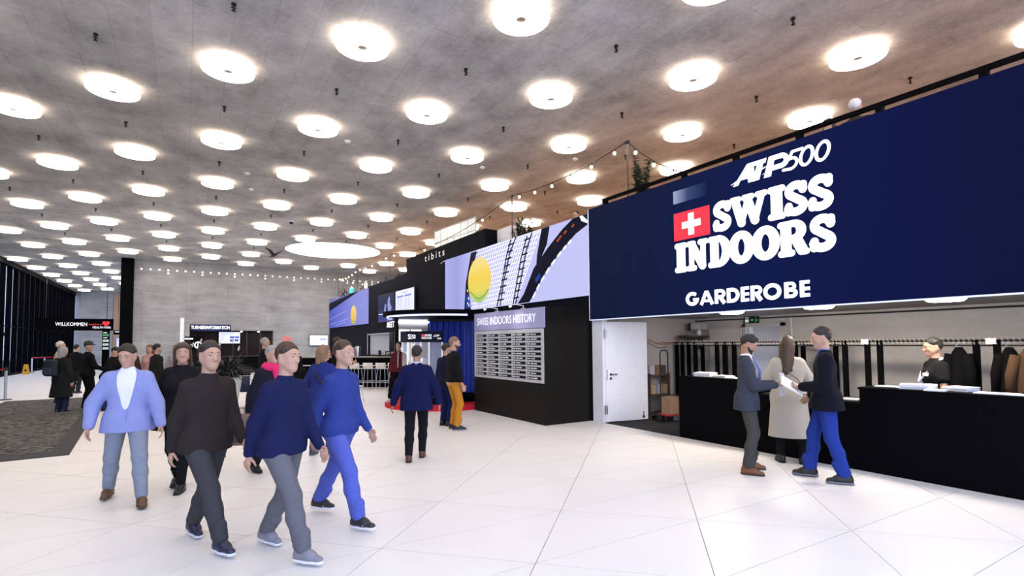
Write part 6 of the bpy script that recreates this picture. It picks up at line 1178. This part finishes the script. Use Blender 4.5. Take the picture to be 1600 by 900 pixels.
person('woman all in black with a flared hem and black heels, seen walking left', (-0.02, 7.45, 0), 165, 1.72, 'f', res=.012, feet=((-.06, .16), (.07, -.16)), toes=(-.05, .05), lift=(0, .03), hz=.915, head=(-.3, .1), hair=('mid', 'brown'), hands=((-.30, .12, .98), (.30, .10, .95)), top=dict(col=(0.010, 0.009, 0.012), hem=.72, off=.035, flare=.075, name='tunic'), bottom=dict(col=(0.008, 0.008, 0.009), off=.006), shoes=(0.010, 0.010, 0.010), ankle=.13)
# -------- passers-by close to the camera
person('close passer-by in a brown-black jacket and grey trousers striding right in navy sneakers', (0.17, 5.25, 0), 122, 1.74, res=.0105, wfeet=((0.09, 5.57), (0.28, 4.92)), toes=(.15, .0), lift=(.03, 0), hz=.895, lean=.03, head=(.1, .05), hair=('short', 'dark'), hands=((-.20, .22, .88), (.21, -.14, .83)), elbow=((-.3, -1, -.3), (.3, -1, -.3)), top=dict(col=(0.028, 0.021, 0.020), hem=.80, off=.016, name='jacket'), bottom=dict(col=(0.05, 0.05, 0.054), off=.014), shoes=(0.015, 0.02, 0.05), sole=(0.72, 0.73, 0.80))
person('close passer-by in a navy jacket and grey trousers with pale grey sneakers', (0.70, 4.68, 0), 112, 1.72, res=.0105, wfeet=((0.62, 4.98), (0.81, 4.36)), toes=(.1, -.05), lift=(.03, 0), hz=.90, lean=.03, head=(0, .05), hair=('short', 'brown'), hands=((-.19, .22, .86), (.20, -.16, .84)), elbow=((-.3, -1, -.3), (.3, -1, -.3)), top=dict(col=(0.010, 0.014, 0.06), hem=.82, off=.015, name='jacket'), bottom=dict(col=(0.13, 0.13, 0.15), off=.014), shoes=(0.22, 0.22, 0.26), sole=(0.75, 0.75, 0.8))
p = person('passer-by in a blue jacket and bright jeans with white-striped dark sneakers', (1.29, 5.22, 0), 108, 1.74, res=.0105, wfeet=((1.17, 5.62), (1.38, 4.86)), toes=(0, .1), stripe=(.8, .8, .85), hz=.90, lean=.03, head=(.05, 0), hair=('short', 'brown'), hands=((-.19, .20, .86), (.20, -.14, .84)), elbow=((-.3, -1, -.3), (.3, -1, -.3)), top=dict(col=(0.03, 0.05, 0.24), hem=.84, off=.014, name='jacket', var=.3), bottom=dict(col=(0.09, 0.12, 0.46), off=.014, var=.3), shoes=(0.02, 0.02, 0.026), sole=(0.78, 0.78, 0.84))
bk = thing('backpack', 'brown backpack hanging low beside the pink-scarfed woman', 'backpack', (0.62, 7.55, 0.42), R(-20)); BKM = mat('backpack_brown', (0.16, 0.11, 0.085), 0.8, var=.25, scale=40); bevel_box('main_body', (0.30, 0.16, 0.40), BKM, bk, (0, 0, 0.2), 0.06, 4); bevel_box('front_pocket', (0.22, 0.05, 0.18), mat('backpack_dark', (0.05, 0.04, 0.035), 0.8), bk, (0, -0.09, 0.14), 0.02, 3); MB().tube([(-.05, .02, .38), (-.04, .02, .47), (.04, .02, .47), (.05, .02, .38)], 0.010, 8).build('handle', BKM, bk)
MB().tube([(.12, .08, .36), (.18, .11, .2), (.14, .09, .04)], 0.014, 8).build('strap', BKM, bk); MB().tube([(-.12, .06, .06), (-.20, .03, -.04), (-.17, 0, -.14)], 0.010, 8).build('strap', BKM, bk)
# -------- crowd on the left
person('white-haired person in a cream jacket at the far left of the queue', (-3.2, 20.6, 0), 60, 1.82, res=.018, hair=('short', 'white'), top=dict(col=(0.55, 0.42, 0.33), hem=.8, name='jacket'), bottom=dict(col=(0.03, 0.03, 0.035)))
p = person('grey-haired person in a black-green coat with a dark backpack, back turned', (-2.66, 17.5, 0), 10, 1.66, res=.016, hair=('bob', 'grey'), top=dict(col=(0.012, 0.015, 0.014), hem=.42, off=.035, flare=.05, name='coat'), bottom=dict(col=(0.02, 0.028, 0.06)), shoes=(0.02, 0.015, 0.012), sole=(0.4, 0.4, 0.4))
c = p['W'](p['C']-p['f']*.30-p['t']*.30); bk = thing('backpack', 'navy backpack on the grey-haired person in the black-green coat', 'backpack', c, -R(42)); bevel_box('main_body', (0.30, 0.16, 0.42), mat('backpack_navy', (0.012, 0.016, 0.03), 0.8), bk, (0, 0.0, 0.22), 0.05, 3); bevel_box('front_pocket', (0.24, 0.05, 0.18), mat('backpack_navy2', (0.03, 0.035, 0.055), 0.8), bk, (0, -0.09, 0.14), 0.02, 3)
person('tall man in a black leather jacket and cap standing by the mats', (-2.25, 18.3, 0), 30, 1.80, res=.016, head=(.9, 0), hair=('short', 'dark'), hat=(0.05, 0.05, 0.05), hands=((-.2, .28, 1.05), (.2, .3, 1.03)), top=dict(col=BLK, hem=.85, name='jacket'), bottom=dict(col=BLK), shoes=(0.01, 0.01, 0.01))
person('man in black leaning forward, dark hair, behind the pale blue jacket', (-1.72, 17.4, 0), 80, 1.68, res=.016, lean=.25, hz=.92, head=(0, .4), hair=('short', 'black'), hands=((-.2, .4, 1.0), (.2, .4, 1.0)), top=dict(col=BLK, hem=.85, name='jacket'), bottom=dict(col=(0.02, 0.03, 0.09)))
person('blond-haired woman in a brown coat before the black pier', (-1.28, 17.9, 0), -60, 1.70, 'f', res=.016, hair=('bob', 'blond'), top=dict(col=(0.045, 0.028, 0.024), hem=.6, flare=.03, name='coat'), bottom=dict(col=BLK))
person('red-haired woman in a pink top left of the pale light column', (-0.86, 18.6, 0), 170, 1.70, 'f', res=.016, hair=('long', 'red'), top=dict(col=(0.55, 0.30, 0.27), hem=.85, name='blouse'), bottom=dict(col=NAVY))
person('dark-haired man in a black jacket between the red-haired woman and the light column', (-0.62, 16.4, 0), 30, 1.72, res=.016, head=(.3, 0), hair=('short', 'black'), top=dict(col=(0.018, 0.015, 0.014), hem=.82, name='jacket'), bottom=dict(col=BLK))
person('fair-haired woman in a pale grey top just left of the light column', (-0.22, 18.9, 0), 150, 1.70, 'f', res=.016, hair=('long', 'sand'), top=dict(col=(0.30, 0.28, 0.30), hem=.85, name='blouse'), bottom=dict(col=BLK))
person('man with a dark cap in front of the white round emblem board', (0.10, 24.2, 0), -100, 1.84, res=.018, head=(0, 0), hair=('short', 'black'), hat=(0.01, 0.01, 0.012), top=dict(col=BLK, hem=.85, name='jacket'), bottom=dict(col=BLK))
person('person in dark clothes far back under the welcome banner', (-3.35, 24.5, 0), 0, 1.74, res=.018, hair=('short', 'black'), top=dict(col=BLK, hem=.8, name='jacket'), bottom=dict(col=(0.02, 0.02, 0.03)))
# -------- on the gallery
person('white-haired guest behind the gallery railing, right above the navy board', (8.35, 3.70, 3.551), 60, 1.70, res=.016, hair=('short', 'white'), top=dict(col=(0.03, 0.028, 0.027), hem=.85, name='jacket'), bottom=dict(col=BLK))
person('brown-haired guest leaning at the gallery railing left of the white-haired one', (8.25, 4.02, 3.551), -120, 1.50, 'f', res=.016, hair=('bob', 'brown'), top=dict(col=(0.10, 0.03, 0.03), hem=.85, name='jacket'), bottom=dict(col=BLK))
person('dark-haired guest seated low above the edge of the ball screen', (8.35, 10.2, 3.551), -140, 1.46, res=.016, hair=('short', 'black'), top=dict(col=BLK, hem=.85, name='jacket'), bottom=dict(col=BLK))
person('brown-haired guest above the join of ball screen and navy board', (8.4, 9.2, 3.551), 150, 1.36, res=.016, hair=('short', 'brown'), top=dict(col=(0.05, 0.03, 0.02), hem=.85, name='jacket'), bottom=dict(col=BLK))
